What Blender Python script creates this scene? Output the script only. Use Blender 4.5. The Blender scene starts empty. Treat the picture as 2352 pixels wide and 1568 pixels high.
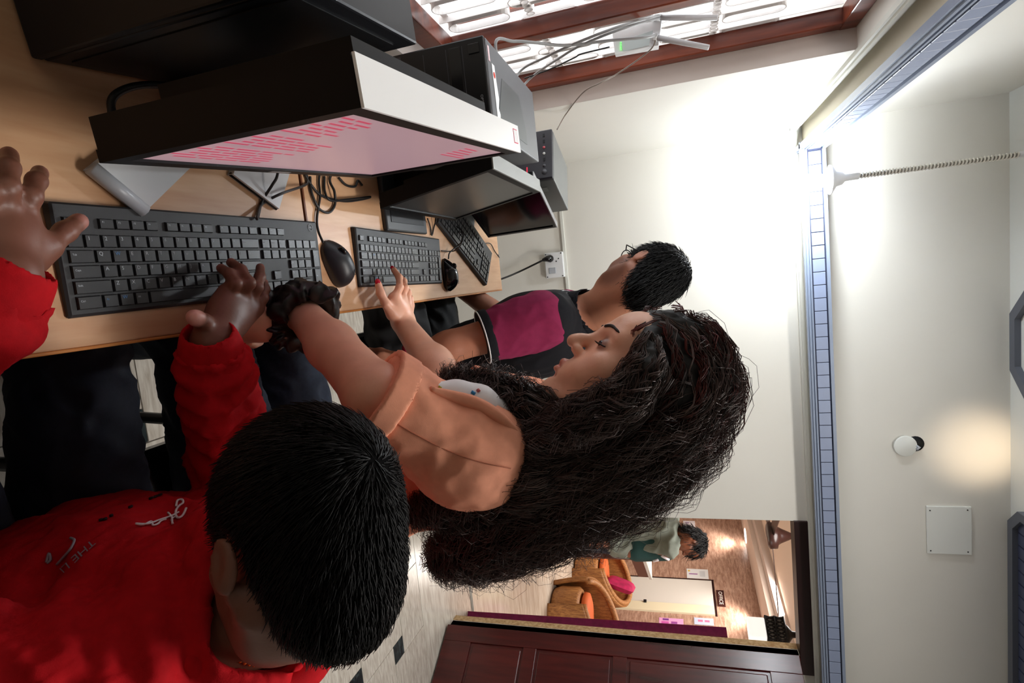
import bpy, bmesh, math, random
import numpy as np
from mathutils import Vector, Matrix, Euler
random.seed(7)
rng = np.random.default_rng(11)
scene = bpy.context.scene
COL = scene.collection

# ------------------------------------------------------------------ camera
# the photograph was taken with the camera on its side: world up runs to the right of the picture
F = 1270.36
CAM = np.array([0.0, 0.0, 1.36])
RM = np.array([[0.98940924, -0.12982, -0.06493163],
               [0.10610776, 0.95211133, -0.28674929],
               [0.09904793, 0.27682265, 0.95580266]])   # rows: right, forward, up
cam_d = bpy.data.cameras.new('camera')
cam_d.sensor_fit = 'HORIZONTAL'
cam_d.sensor_width = 36.0
cam_d.lens = 36.0 * F / 2352.0
cam_d.clip_start = 0.02
cam = bpy.data.objects.new('camera', cam_d)
COL.objects.link(cam)
ri, fw, up = [Vector(RM[i]) for i in range(3)]
m3 = Matrix((up, -ri, -fw)).transposed()
cam.matrix_world = Matrix.Translation(Vector(CAM)) @ m3.to_4x4()
scene.camera = cam

def ray(x, y):
    return RM.T @ np.array([(y - 784) / F, 1.0, (x - 1176) / F])
def atz(x, y, z):
    d = ray(x, y); return CAM + d * ((z - CAM[2]) / d[2])
def aty(x, y, yy):
    d = ray(x, y); return CAM + d * (yy / d[1])
def atx(x, y, xx):
    d = ray(x, y); return CAM + d * (xx / d[0])
def atd(x, y, dep):
    return CAM + ray(x, y) * dep

# ------------------------------------------------------------------ world, exposure, large lights
vs = scene.view_settings
vs.view_transform = 'Standard'
vs.look = 'None'
vs.gamma = 1.0
vs.use_curve_mapping = False
vs.exposure = 0.6
w = bpy.data.worlds.new('daylight'); scene.world = w
w.use_nodes = True
bg = w.node_tree.nodes['Background']
bg.inputs[0].default_value = (0.93, 0.97, 1.0, 1)
bg.inputs[1].default_value = 2.4

def area(name, loc, size, power, color, target, sizey=None):
    l = bpy.data.lights.new(name, 'AREA'); l.energy = power; l.color = color
    l.shape = 'RECTANGLE'; l.size = size; l.size_y = sizey or size
    o = bpy.data.objects.new(name, l); COL.objects.link(o)
    o.location = loc
    o.rotation_euler = (Vector(target) - Vector(loc)).to_track_quat('-Z', 'Y').to_euler()
    return o
# unseen fill light added under the ceiling to brighten room and people
area('room_fill_light', (0.95, 1.1, 2.64), 0.9, 20.0, (1.0, 0.96, 0.91), (0.95, 1.1, 0), 0.3)
# unseen area lights added to brighten the lobby
area('lobby_fill_light', (3.4, 6.6, 2.28), 0.5, 46.0, (1.0, 0.93, 0.85), (3.5, 6.6, 0), 1.6)
area('lobby_entrance_fill', (2.2, 4.2, 2.25), 0.6, 12.0, (1.0, 0.95, 0.9), (2.4, 4.4, 0), 0.6)

# small warm lamp on the ceiling that washes the upper far wall
_l = bpy.data.lights.new('warm_wall_lamp', 'SPOT'); _l.energy = 3.2; _l.color = (1.0, 0.78, 0.55); _l.spot_size = 1.1; _l.spot_blend = 1.0; _l.shadow_soft_size = 0.03
_o = bpy.data.objects.new('warm_wall_lamp', _l); COL.objects.link(_o); _o.location = (0.92, 2.36, 2.62)
_o.rotation_euler = (Vector((0.895, 2.72, 2.55)) - _o.location).to_track_quat('-Z', 'Y').to_euler()

# ------------------------------------------------------------------ materials
MATS = {}
def S(c):
    """sRGB 0-255 to linear rgba"""
    out = []
    for v in c:
        v = v / 255.0
        out.append(v / 12.92 if v <= 0.04045 else ((v + 0.055) / 1.055) ** 2.4)
    return tuple(out) + (1.0,)
def mat(name, col, rough=0.6, metal=0.0, noise=0.0, nscale=20.0, bump=0.0, bscale=60.0, spec=0.5, emit=None, estr=0.0,
        attr=None, sss=0.0, stretch=None, alpha=None, trans=0.0):
    if name in MATS: return MATS[name]
    m = bpy.data.materials.new(name); m.use_nodes = True
    nt = m.node_tree; b = nt.nodes['Principled BSDF']
    c = S(col) if max(col) > 1.5 else tuple(col) + (1.0,)
    b.inputs['Base Color'].default_value = c
    b.inputs['Roughness'].default_value = rough
    b.inputs['Metallic'].default_value = metal
    b.inputs['Specular IOR Level'].default_value = spec
    if trans: b.inputs['Transmission Weight'].default_value = trans
    if sss:
        b.inputs['Subsurface Weight'].default_value = sss
        b.inputs['Subsurface Radius'].default_value = (0.012, 0.005, 0.003)
        b.inputs['Subsurface Scale'].default_value = 0.6
    tc = nt.nodes.new('ShaderNodeTexCoord')
    vec = tc.outputs['Object']
    if stretch:
        mp = nt.nodes.new('ShaderNodeMapping'); mp.inputs['Scale'].default_value = stretch
        nt.links.new(vec, mp.inputs['Vector']); vec = mp.outputs['Vector']
    base = None
    if attr:
        a = nt.nodes.new('ShaderNodeAttribute'); a.attribute_name = attr
        base = a.outputs['Color']
    if noise > 0:
        n = nt.nodes.new('ShaderNodeTexNoise'); n.inputs['Scale'].default_value = nscale; n.inputs['Detail'].default_value = 6
        nt.links.new(vec, n.inputs['Vector'])
        mr = nt.nodes.new('ShaderNodeMapRange')
        mr.inputs['From Min'].default_value = 0.25; mr.inputs['From Max'].default_value = 0.75
        mr.inputs['To Min'].default_value = 1 - noise; mr.inputs['To Max'].default_value = 1 + noise
        nt.links.new(n.outputs['Fac'], mr.inputs['Value'])
        mx = nt.nodes.new('ShaderNodeMix'); mx.data_type = 'RGBA'; mx.blend_type = 'MULTIPLY'
        mx.inputs[0].default_value = 1.0
        if base is not None: nt.links.new(base, mx.inputs[6])
        else: mx.inputs[6].default_value = c
        nt.links.new(mr.outputs['Result'], mx.inputs[7])
        base = mx.outputs[2]
    if base is not None: nt.links.new(base, b.inputs['Base Color'])
    if bump > 0:
        n2 = nt.nodes.new('ShaderNodeTexNoise'); n2.inputs['Scale'].default_value = bscale; n2.inputs['Detail'].default_value = 5
        nt.links.new(vec, n2.inputs['Vector'])
        bp = nt.nodes.new('ShaderNodeBump'); bp.inputs['Strength'].default_value = bump; bp.inputs['Distance'].default_value = 0.004
        nt.links.new(n2.outputs['Fac'], bp.inputs['Height'])
        nt.links.new(bp.outputs['Normal'], b.inputs['Normal'])
    if emit is not None:
        b.inputs['Emission Color'].default_value = S(emit) if max(emit) > 1.5 else tuple(emit) + (1.0,)
        b.inputs['Emission Strength'].default_value = estr
    if alpha is not None: b.inputs['Alpha'].default_value = alpha
    MATS[name] = m
    return m

def stripes_mat(name, c1, c2, scale, axis='X', rough=0.5, distort=2.0, detail=3.0, spec=0.5):
    """wood grain / laminate lines along one axis"""
    m = bpy.data.materials.new(name); m.use_nodes = True
    nt = m.node_tree; b = nt.nodes['Principled BSDF']; b.inputs['Roughness'].default_value = rough
    b.inputs['Specular IOR Level'].default_value = spec
    tc = nt.nodes.new('ShaderNodeTexCoord'); mp = nt.nodes.new('ShaderNodeMapping')
    s = {'X': (0.12, 1, 1), 'Y': (1, 0.12, 1), 'Z': (1, 1, 0.12)}[axis]
    mp.inputs['Scale'].default_value = s
    nt.links.new(tc.outputs['Object'], mp.inputs['Vector'])
    n = nt.nodes.new('ShaderNodeTexNoise'); n.inputs['Scale'].default_value = scale; n.inputs['Detail'].default_value = detail
    n.inputs['Distortion'].default_value = distort * 0.2
    nt.links.new(mp.outputs['Vector'], n.inputs['Vector'])
    n3 = nt.nodes.new('ShaderNodeTexNoise'); n3.inputs['Scale'].default_value = scale * 4.5; n3.inputs['Detail'].default_value = 2
    nt.links.new(mp.outputs['Vector'], n3.inputs['Vector'])
    ad = nt.nodes.new('ShaderNodeMath'); ad.operation = 'MULTIPLY_ADD'; ad.inputs[1].default_value = 0.5
    nt.links.new(n3.outputs['Fac'], ad.inputs[0]); nt.links.new(n.outputs['Fac'], ad.inputs[2])
    r = nt.nodes.new('ShaderNodeValToRGB')
    r.color_ramp.elements[0].position = 0.55; r.color_ramp.elements[0].color = S(c1)
    r.color_ramp.elements[1].position = 0.95; r.color_ramp.elements[1].color = S(c2)
    nt.links.new(ad.outputs[0], r.inputs['Fac'])
    nt.links.new(r.outputs['Color'], b.inputs['Base Color'])
    MATS[name] = m
    return m

M_wall = mat('wall_paint', (230, 227, 219), 0.75, noise=0.03, nscale=1.6, bump=0.05, bscale=90)
M_reveal = mat('reveal_plaster', (206, 194, 186), 0.8, noise=0.06, nscale=6, bump=0.08)
M_ceil = mat('ceiling_paint', (232, 234, 230), 0.8, noise=0.02, nscale=2)
M_mahog = stripes_mat('red_brown_wood', (74, 26, 14), (128, 58, 34), 14, 'Z', 0.32)
M_door = stripes_mat('dark_mahogany', (52, 10, 10), (84, 22, 20), 9, 'Z', 0.25)
M_lintel = mat('dark_frame_wood', (34, 8, 10), 0.35)
M_desk = stripes_mat('beech_laminate', (200, 152, 114), (216, 174, 136), 26, 'Y', 0.38)
M_deskedge = stripes_mat('orange_wood_edge', (176, 104, 40), (206, 140, 70), 30, 'Y', 0.4)
M_trimb = mat('blue_grey_moulding', (136, 148, 170), 0.35)
M_trimtile = mat('blue_grey_tile', (140, 152, 180), 0.35, noise=0.05, nscale=9)
M_trimdark = mat('dark_joint', (40, 44, 66), 0.6)
M_cove = mat('beige_cove_paint', (200, 192, 172), 0.7)
M_lip = mat('white_lip_paint', (222, 222, 214), 0.6)
M_black = mat('black_plastic', (22, 23, 26), 0.45, spec=0.3)
M_blackm = mat('matte_black_plastic', (20, 20, 23), 0.6)
M_gloss = mat('gloss_black_plastic', (14, 14, 17), 0.12)
M_key = mat('key_plastic', (38, 39, 42), 0.38)
M_kbody = mat('keyboard_body', (33, 34, 37), 0.5, bump=0.03, bscale=400)
M_grey = mat('grey_metal_case', (112, 114, 118), 0.45, bump=0.03, bscale=500)
M_silver = mat('silver_plastic', (178, 182, 190), 0.35)
M_white = mat('white_plastic', (232, 233, 235), 0.4)
M_legend = mat('pale_key_legend', (190, 198, 204), 0.6)
M_legblue = mat('blue_key_legend', (70, 130, 190), 0.6)
M_cable = mat('black_cable', (22, 21, 22), 0.5)
M_gcable = mat('grey_cable', (150, 150, 150), 0.5)
M_paper = mat('paper', (238, 238, 240), 0.8)
M_grille = mat('white_painted_steel', (232, 228, 226), 0.45, noise=0.08, nscale=30)
M_marble = None

# ------------------------------------------------------------------ object helpers
def link(name, me, m=None, parent=None, loc=None, rot=None):
    o = bpy.data.objects.new(name, me)
    COL.objects.link(o)
    if m is not None and me is not None and len(me.materials) == 0: me.materials.append(m)
    if loc is not None: o.location = loc
    if rot is not None: o.rotation_euler = rot
    if parent is not None: o.parent = parent
    return o
def tag(o, label=None, cat=None, group=None, kind=None):
    if label: o['label'] = label
    if cat: o['category'] = cat
    if group: o['group'] = group
    if kind: o['kind'] = kind
    return o
def thing(name, label, cat, loc=(0, 0, 0), rotz=0.0, group=None):
    o = bpy.data.objects.new(name, None); COL.objects.link(o)
    o.location = loc; o.rotation_euler = (0, 0, rotz)
    o.empty_display_size = 0.02
    return tag(o, label, cat, group)
def struct(name, me, m, parent=None):
    o = link(name, me, m, parent)
    o['kind'] = 'structure'
    return o
class MB:
    """collects shapes into one mesh"""
    def __init__(s): s.v = []; s.f = []; s.sm = []
    def add(s, v, f, smooth=False):
        n = len(s.v); s.v += [tuple(map(float, p)) for p in v]
        s.f += [tuple(n + i for i in q) for q in f]; s.sm += [smooth] * len(f)
        return s
    def box(s, a, b, bev=0.0, M=None, seg=2):
        a = np.minimum(a, b) if False else a
        lo = [min(a[i], b[i]) for i in range(3)]; hi = [max(a[i], b[i]) for i in range(3)]
        if bev <= 0:
            v = [(x, y, z) for x in (lo[0], hi[0]) for y in (lo[1], hi[1]) for z in (lo[2], hi[2])]
            f = [(0, 1, 3, 2), (4, 6, 7, 5), (0, 4, 5, 1), (2, 3, 7, 6), (0, 2, 6, 4), (1, 5, 7, 3)]
        else:
            bm = bmesh.new(); bmesh.ops.create_cube(bm, size=1.0)
            for q in bm.verts:
                q.co = [lo[i] + (q.co[i] + 0.5) * (hi[i] - lo[i]) for i in range(3)]
            bmesh.ops.bevel(bm, geom=bm.edges[:], offset=bev, segments=seg, affect='EDGES', profile=0.5)
            bm.verts.index_update()
            v = [tuple(q.co) for q in bm.verts]; f = [tuple(q.index for q in t.verts) for t in bm.faces]
            bm.free()
        if M is not None: v = [tuple(M @ Vector(p)) for p in v]
        return s.add(v, f, False)
    def hexa(s, bot, top):
        v = [tuple(p) for p in bot] + [tuple(p) for p in top]
        f = [(3, 2, 1, 0), (4, 5, 6, 7)] + [(i, (i + 1) % 4, 4 + (i + 1) % 4, 4 + i) for i in range(4)]
        return s.add(v, f)
    def prism(s, poly, z0, z1):
        n = len(poly)
        v = [(p[0], p[1], z0) for p in poly] + [(p[0], p[1], z1) for p in poly]
        f = [tuple(range(n))[::-1], tuple(range(n, 2 * n))] + [(i, (i + 1) % n, n + (i + 1) % n, n + i) for i in range(n)]
        return s.add(v, f)
    def tube(s, pts, r, n=8, caps=True):
        pts = [np.array(p, float) for p in pts]; m = len(pts)
        rs = r if hasattr(r, '__len__') else [r] * m
        v = []; f = []
        t0 = pts[1] - pts[0]; t0 = t0 / (np.linalg.norm(t0) + 1e-12)
        nrm = np.cross(t0, [0.3, 0.5, 0.81]); nrm /= np.linalg.norm(nrm) + 1e-12
        for i, p in enumerate(pts):
            t = pts[min(i + 1, m - 1)] - pts[max(i - 1, 0)]; t = t / (np.linalg.norm(t) + 1e-12)
            nrm = nrm - t * nrm.dot(t); nrm /= np.linalg.norm(nrm) + 1e-12
            bn = np.cross(t, nrm)
            for k in range(n):
                a = 2 * math.pi * k / n
                v.append(p + rs[i] * (math.cos(a) * nrm + math.sin(a) * bn))
        for i in range(m - 1):
            for k in range(n):
                f.append((i * n + k, i * n + (k + 1) % n, (i + 1) * n + (k + 1) % n, (i + 1) * n + k))
        if caps:
            f.append(tuple(range(n))[::-1]); f.append(tuple((m - 1) * n + k for k in range(n)))
        return s.add(v, f, True)
    def lathe(s, prof, n=24, M=None):
        """prof: list of (r, z)"""
        v = []; f = []
        for r, z in prof:
            for k in range(n):
                a = 2 * math.pi * k / n; v.append((r * math.cos(a), r * math.sin(a), z))
        m = len(prof)
        for i in range(m - 1):
            for k in range(n):
                f.append((i * n + k, i * n + (k + 1) % n, (i + 1) * n + (k + 1) % n, (i + 1) * n + k))
        f.append(tuple(range(n))[::-1]); f.append(tuple((m - 1) * n + k for k in range(n)))
        if M is not None: v = [tuple(M @ Vector(p)) for p in v]
        return s.add(v, f, True)
    def mesh(s, name):
        me = bpy.data.meshes.new(name); me.from_pydata(s.v, [], s.f)
        me.polygons.foreach_set('use_smooth', s.sm); me.update()
        return me
    def build(s, name, m, parent=None, loc=None, rot=None):
        return link(name, s.mesh(name), m, parent, loc, rot)
def boxo(name, a, b, m, parent=None, bev=0.0, M=None):
    return MB().box(a, b, bev, M).build(name, m, parent)

def spline(pts, n=12):
    """Catmull-Rom through points"""
    P = [np.array(p, float) for p in pts]; P = [2 * P[0] - P[1]] + P + [2 * P[-1] - P[-2]]
    out = []
    for i in range(1, len(P) - 2):
        for k in range(n):
            t = k / n; a, b, c, d = P[i - 1], P[i], P[i + 1], P[i + 2]
            out.append(0.5 * ((2 * b) + (-a + c) * t + (2 * a - 5 * b + 4 * c - d) * t * t + (-a + 3 * b - 3 * c + d) * t ** 3))
    out.append(P[-2]); return out

_TXT = {}
def text_geo(s, size=1.0):
    """flat outline mesh of a word, origin at its lower left corner"""
    if s not in _TXT:
        c = bpy.data.curves.new('t', 'FONT'); c.body = s; c.size = 1.0; c.resolution_u = 3
        o = bpy.data.objects.new('t', c); COL.objects.link(o)
        dg = bpy.context.evaluated_depsgraph_get(); dg.update()
        ev = o.evaluated_get(dg); me = ev.to_mesh()
        v = np.array([tuple(p.co) for p in me.vertices]); f = [tuple(p.vertices) for p in me.polygons]
        ev.to_mesh_clear(); bpy.data.objects.remove(o); bpy.data.curves.remove(c)
        _TXT[s] = (v, f)
    v, f = _TXT[s]
    return (v * size if len(v) else v), f

# ================================================================== THE ROOM
XL, YF, ZC = -0.54, 2.72, 2.66
XR, YB = 3.5, -3.4
WY0, WY1, WZ0, WZ1 = 0.86, 1.82, 0.80, 1.885        # window opening in the left wall
DX0, DX1, DZ = 1.235, 1.915, 1.885                  # door opening in the far wall

def marble_mat(name, c1, c2, scale, stretch, rough=0.18):
    m = bpy.data.materials.new(name); m.use_nodes = True
    nt = m.node_tree; b = nt.nodes['Principled BSDF']; b.inputs['Roughness'].default_value = rough
    oi = nt.nodes.new('ShaderNodeObjectInfo')
    tc = nt.nodes.new('ShaderNodeTexCoord')
    ad = nt.nodes.new('ShaderNodeVectorMath'); ad.operation = 'MULTIPLY_ADD'
    cb = nt.nodes.new('ShaderNodeCombineXYZ')
    for i in range(3): nt.links.new(oi.outputs['Random'], cb.inputs[i])
    ad.inputs[1].default_value = (37, 53, 11)
    nt.links.new(cb.outputs[0], ad.inputs[0]); nt.links.new(tc.outputs['Object'], ad.inputs[2])
    mp = nt.nodes.new('ShaderNodeMapping'); mp.inputs['Scale'].default_value = stretch
    mp.inputs['Rotation'].default_value = (0, 0, 0.6)
    nt.links.new(ad.outputs[0], mp.inputs['Vector'])
    n = nt.nodes.new('ShaderNodeTexNoise'); n.inputs['Scale'].default_value = scale; n.inputs['Detail'].default_value = 7
    n.inputs['Distortion'].default_value = 0.6
    nt.links.new(mp.outputs[0], n.inputs['Vector'])
    r = nt.nodes.new('ShaderNodeValToRGB')
    r.color_ramp.elements[0].position = 0.33; r.color_ramp.elements[0].color = S(c1)
    r.color_ramp.elements[1].position = 0.62; r.color_ramp.elements[1].color = S(c2)
    nt.links.new(n.outputs['Fac'], r.inputs['Fac']); nt.links.new(r.outputs['Color'], b.inputs['Base Color'])
    return m
M_marble = marble_mat('cream_marble', (188, 178, 166), (220, 214, 204), 16, (1, 6, 1))
M_bmarble = marble_mat('dark_green_marble', (18, 24, 26), (60, 70, 72), 18, (1, 2, 1), 0.12)
M_grout = mat('grout', (120, 112, 104), 0.9)

# floor with a large-and-small square tile pattern
fl = struct('floor', MB().box((XL - 0.2, YB, -0.06), (XR + 0.1, YF + 0.10, -0.004)).mesh('floor'), M_grout)
TA, TB = 0.345, 0.09
big = MB().box((0.0015, 0.0015, -0.01), (TA - 0.0015, TA - 0.0015, 0.0), 0.001, seg=1).mesh('marble_tile')
sml = MB().box((0.001, 0.001, -0.01), (TB - 0.001, TB - 0.001, 0.0), 0.001, seg=1).mesh('inset_tile')
S0 = np.array([1.284, 2.206])
for i in range(-10, 8):
    for j in range(-9, 5):
        p = S0 + i * np.array([TA, -TB]) + j * np.array([TB, TA])
        if -0.3 < p[0] < 2.3 and -0.3 < p[1] < 2.62:
            link('inset_tile', sml, M_bmarble, fl, (p[0], p[1], 0))
            if p[1] + TA < YF - 0.02: link('marble_tile', big, M_marble, fl, (p[0] + TB, p[1], 0))
struct('trim_3', MB().box((DX0, YF - 0.3, -0.004), (DX1 + 0.3, YF + 0.1, 0.0012)).mesh('sill'), marble_mat('sill_marble', (196, 186, 174), (230, 226, 216), 7, (1, 6, 1)))

wl = MB()
T = 0.22
wl.box((XL - T, YB, -0.02), (XL, YF + 0.05, WZ0)); wl.box((XL - T, YB, WZ1), (XL, YF + 0.05, ZC + 0.05))
wl.box((XL - T, WY1, WZ0), (XL, YF + 0.05, WZ1)); wl.box((XL - T, YB, WZ0), (XL, WY0, WZ1))
struct('wall_left', wl.mesh('wall_left'), M_wall)
wf = MB()
wf.box((XL - 0.05, YF, -0.25), (DX0, YF + 0.08, ZC + 0.05)); wf.box((DX0, YF, DZ), (DX1, YF + 0.08, ZC + 0.05))
wf.box((DX1, YF, -0.25), (XR + 0.1, YF + 0.08, ZC + 0.05))
struct('wall_far', wf.mesh('wall_far'), M_wall)
struct('wall_right', MB().box((XR, YB, -0.02), (XR + 0.1, YF + 0.05, ZC + 0.05)).mesh('wall_right'), M_wall)
struct('wall_back', MB().box((XL - 0.2, YB - 0.1, -0.02), (XR + 0.1, YB, ZC + 0.05)).mesh('wall_back'), M_wall)
ce = struct('ceiling', MB().box((XL - 0.2, YB - 0.1, ZC), (XR + 0.1, YF + 0.1, ZC + 0.08)).mesh('ceiling'), M_ceil)
# two framed octagons set into the ceiling
def octagon(cx, cy, rx, ry, c):
    return [(cx - rx, cy - ry + c), (cx - rx + c, cy - ry), (cx + rx - c, cy - ry), (cx + rx, cy - ry + c),
            (cx + rx, cy + ry - c), (cx + rx - c, cy + ry), (cx - rx + c, cy + ry), (cx - rx, cy + ry - c)]
M_oct = mat('dark_grey_frame', (92, 96, 108), 0.4)
for (cx, cy, rx, ry, c, inner) in ((0.438, 2.36, 0.28, 0.32, 0.165, False), (1.95, 2.30, 0.82, 0.40, 0.07, True)):
    fr = MB(); a = octagon(cx, cy, rx, ry, c); b = octagon(cx, cy, rx - 0.035, ry - 0.035, c - 0.015)
    for k in range(8):
        n = (k + 1) % 8
        fr.hexa([(*a[k], ZC - 0.022), (*a[n], ZC - 0.022), (*b[n], ZC - 0.022), (*b[k], ZC - 0.022)],
                [(*a[k], ZC + 0.001), (*a[n], ZC + 0.001), (*b[n], ZC + 0.001), (*b[k], ZC + 0.001)])
    fr.build('ceiling_frame', M_oct, ce)
    if inner:
        bk = MB().box((cx - rx + 0.04, cy - ry + 0.04, ZC - 0.004), (cx + rx - 0.04, cy + ry - 0.04, ZC)).build('tile_bed', M_trimdark, ce)
        tm = MB().box((0.003, 0.003, -0.004), (0.052, 0.052, 0.0), 0.001, seg=1).mesh('ceiling_tile')
        for i in range(28):
            for j in range(4):
                link('ceiling_tile', tm, mat('navy_tile', (58, 66, 96), 0.3), ce, (cx - rx + 0.045 + i * 0.055, cy + ry - 0.1 - j * 0.055, ZC - 0.004))

# ---- the cornice ledge that runs round the room under the upper wall
def cornice(name, a, b, along):
    """along 'Y': left wall, outward +X; along 'X': far wall, outward -Y"""
    def bx(mb, p0, p1, z0, z1, s0=a, s1=b, bev=0.0):
        if along == 'Y': mb.box((XL + p0, s0, z0), (XL + p1, s1, z1), bev)
        else: mb.box((s0, YF - p1, z0), (s1, YF - p0, z1), bev)
        return mb
    root = struct(name, bx(MB(), 0.0, 0.098, 1.926, 1.985).mesh('ledge'), M_cove)
    bx(bx(MB(), 0.0, 0.014, 1.880, 1.906, a - 0.08), 0.0, 0.022, 1.888, 1.900, a - 0.08).build('lip', M_lip, root)
    mo = MB()
    bx(mo, 0.092, 0.112, 1.893, 1.926); bx(mo, 0.088, 0.118, 1.900, 1.907); bx(mo, 0.088, 0.120, 1.911, 1.917)
    mo.build('moulding', M_trimb, root)
    bx(MB(), 0.09, 0.1175, 1.9171, 1.972).build('joint_bed', M_trimdark, root)
    bx(MB(), 0.0, 0.127, 1.9725, 1.985).build('top_edge', M_trimb, root)
    if along == 'Y': tm = MB().box((0, 0.0015, 0), (0.0045, 0.0535, 0.046), 0.001, seg=1).mesh('ledge_tile')
    else: tm = MB().box((0.0015, -0.0045, 0), (0.0535, 0, 0.046), 0.001, seg=1).mesh('ledge_tile')
    s = a + 0.044 if along == 'X' else b - 0.1 - 0.055
    while (s < b - 0.05 if along == 'X' else s > max(a, 0.9)):
        if along == 'Y': link('ledge_tile', tm, M_trimtile, root, (XL + 0.1172, s, 1.9215)); s -= 0.055
        else: link('ledge_tile', tm, M_trimtile, root, (s, YF - 0.1172, 1.9215)); s += 0.055
    return root
cornice('trim_1', YB, YF, 'Y')
cornice('trim_2', XL + 0.086, 2.3, 'X')

# ---- window: frame, mullion, sill, white folding grille
XW = -0.60
wn = struct('window_1', MB().box((XW - 0.045, WY1 - 0.042, WZ0), (XW, WY1 - 0.001, WZ1), 0.003).mesh('jamb'), M_mahog)
boxo('mullion', (XW - 0.045, 1.42, WZ0), (XW, 1.458, WZ1), M_mahog, wn, 0.003)
boxo('jamb', (XW - 0.045, WY0, WZ0), (XW, WY0 + 0.07, WZ1), M_mahog, wn, 0.003)
boxo('head', (XW - 0.045, WY0, WZ1 - 0.045), (XW + 0.002, WY1 - 0.001, WZ1 - 0.001), M_mahog, wn, 0.003)
boxo('sill', (XW - 0.045, WY0, WZ0 + 0.001), (XW + 0.003, WY1 - 0.001, WZ0 + 0.05), M_mahog, wn, 0.003)
rv = MB(); rv.box((XW, WY1 - 0.0015, WZ0), (XL - 0.0005, WY1 + 0.004, WZ1)); rv.box((XW, WY0, WZ0 - 0.004), (XL - 0.0005, WY1, WZ0 + 0.0015))
rv.build('plaster_reveal', M_reveal, wn)
# dark glazing bars outside
for y in np.arange(WY0 + 0.17, WY1 - 0.06, 0.26):
    boxo('glazing_bar', (XW - 0.155, y, WZ0), (XW - 0.135, y + 0.018, WZ1), M_mahog, wn)
# folding steel grille: flat upright bars in pairs joined by long loops and small ring chains
def loop(yc, z0, z1, wid, x):
    """flat long ring standing in the window plane, like a stretched link"""
    pts = []
    r = wid / 2
    for k in range(9): a = math.pi * k / 8; pts.append((yc + r * math.cos(a), z1 - r + r * math.sin(a)))
    for k in range(9): a = math.pi + math.pi * k / 8; pts.append((yc + r * math.cos(a), z0 + r + r * math.sin(a)))
    mb = MB(); n = len(pts)
    v = []; t = 0.0022; d = 0.019
    cy = yc; cz = (z0 + z1) / 2
    for (py, pz) in pts:
        ny, nz = py - yc, pz - min(max(pz, z0 + r), z1 - r); L = math.hypot(ny, nz) + 1e-9; ny /= L; nz /= L
        v += [(x, py, pz), (x + d, py, pz), (x + d, py - ny * t, pz - nz * t), (x, py - ny * t, pz - nz * t)]
    f = []
    for i in range(n):
        j = (i + 1) % n
        for k in range(4): f.append((4 * i + k, 4 * i + (k + 1) % 4, 4 * j + (k + 1) % 4, 4 * j + k))
    return mb.add(v, f, False)
gx = XW - 0.064
bays = [(0.94, 1.412), (1.465, 1.772)]
gr = thing('window_grille', 'white steel window grille of upright bars, long loops and ring chains', 'grille', (0, 0, 0))
for (y0, y1) in bays:
    nb = max(3, int(round((y1 - y0) / 0.052)))
    st = (y1 - y0) / nb
    for k in range(nb + 1):
        y = y0 + k * st
        if k % 2 == 0:
            boxo('bar', (gx, y - 0.0125, WZ0 + 0.05), (gx + 0.005, y + 0.0125, WZ1 - 0.046), M_grille, gr)
            boxo('bar_edge', (gx, y - 0.0145, WZ0 + 0.05), (gx + 0.02, y - 0.0125, WZ1 - 0.046), M_grille, gr)
        z = WZ0 + 0.06 + (0.17 if k % 2 else 0.0)
        while z < WZ1 - 0.2:
            loop(y + st / 2, z, z + 0.16, st * 0.94, gx + 0.002).build('loop_link', M_grille, gr)
            z += 0.335
        if k < nb: boxo('strap', (gx + 0.003, y + 0.004, WZ0 + 0.06), (gx + 0.006, y + st - 0.008, WZ0 + 0.075), M_grille, gr)
    for zz in (1.06, 1.5):
        nr = int((y1 - y0) / 0.02)
        for k in range(nr):
            loop(y0 + 0.012 + k * 0.02, zz, zz + 0.021, 0.019, gx + 0.006).build('chain_ring', M_grille, gr)

# ---- far wall fittings
sw = thing('wall_socket', 'white switch and socket box screwed to the wall past the desk', 'socket', (-0.062, YF, 0.806))
MB().box((-0.062, -0.03, -0.048), (0.062, -0.0005, 0.044), 0.004).build('back_box', M_white, sw)
MB().box((0.012, -0.034, -0.030), (0.040, -0.029, 0.004), 0.002).build('rocker_switch', M_silver, sw)
for (x, z) in ((-0.055, 0.036), (0.055, 0.036), (-0.055, -0.04), (0.055, -0.04)):
    MB().lathe([(0.003, 0), (0.003, 0.001)], 8, Matrix.Translation((x, -0.0305, z)) @ Matrix.Rotation(math.pi / 2, 4, 'X')).build('screw', M_black, sw)
for (x, z) in ((-0.03, 0.022), (-0.018, 0.010)):
    MB().lathe([(0.0035, 0), (0.0035, 0.001)], 8, Matrix.Translation((x, -0.0303, z)) @ Matrix.Rotation(math.pi / 2, 4, 'X')).build('pin_hole', M_black, sw)
pl = thing('power_plug', 'black power plug and lead pushed into the wall socket', 'plug', (0, 0, 0))
P0 = np.array([-0.095, YF - 0.031, 0.79])
MB().tube([P0, P0 + [0, -0.02, 0], P0 + [0.0, -0.034, -0.012], P0 + [0.004, -0.036, -0.034]], [0.016, 0.019, 0.014, 0.007], 12).build('plug_body', M_gloss, pl)
pts = [P0 + [0.004, -0.036, -0.03], aty(1190, 625, 2.66), aty(1153, 640, 2.58), (0.0, 2.45, 0.5), (-0.05, 2.3, 0.3)]
MB().tube(spline(pts, 8), 0.0045, 8).build('lead', M_cable, pl)
cd = MB().box((-0.52, YF - 0.012, 0.848), (1.1, YF - 0.0005, 0.864), 0.002).build('cable_conduit', M_lip)
tag(cd, 'slim white cable conduit running level along the far wall', 'conduit')
hp = thing('access_panel', 'square white cover panel screwed high on the far wall', 'panel', (1.258, YF, 2.435))
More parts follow.
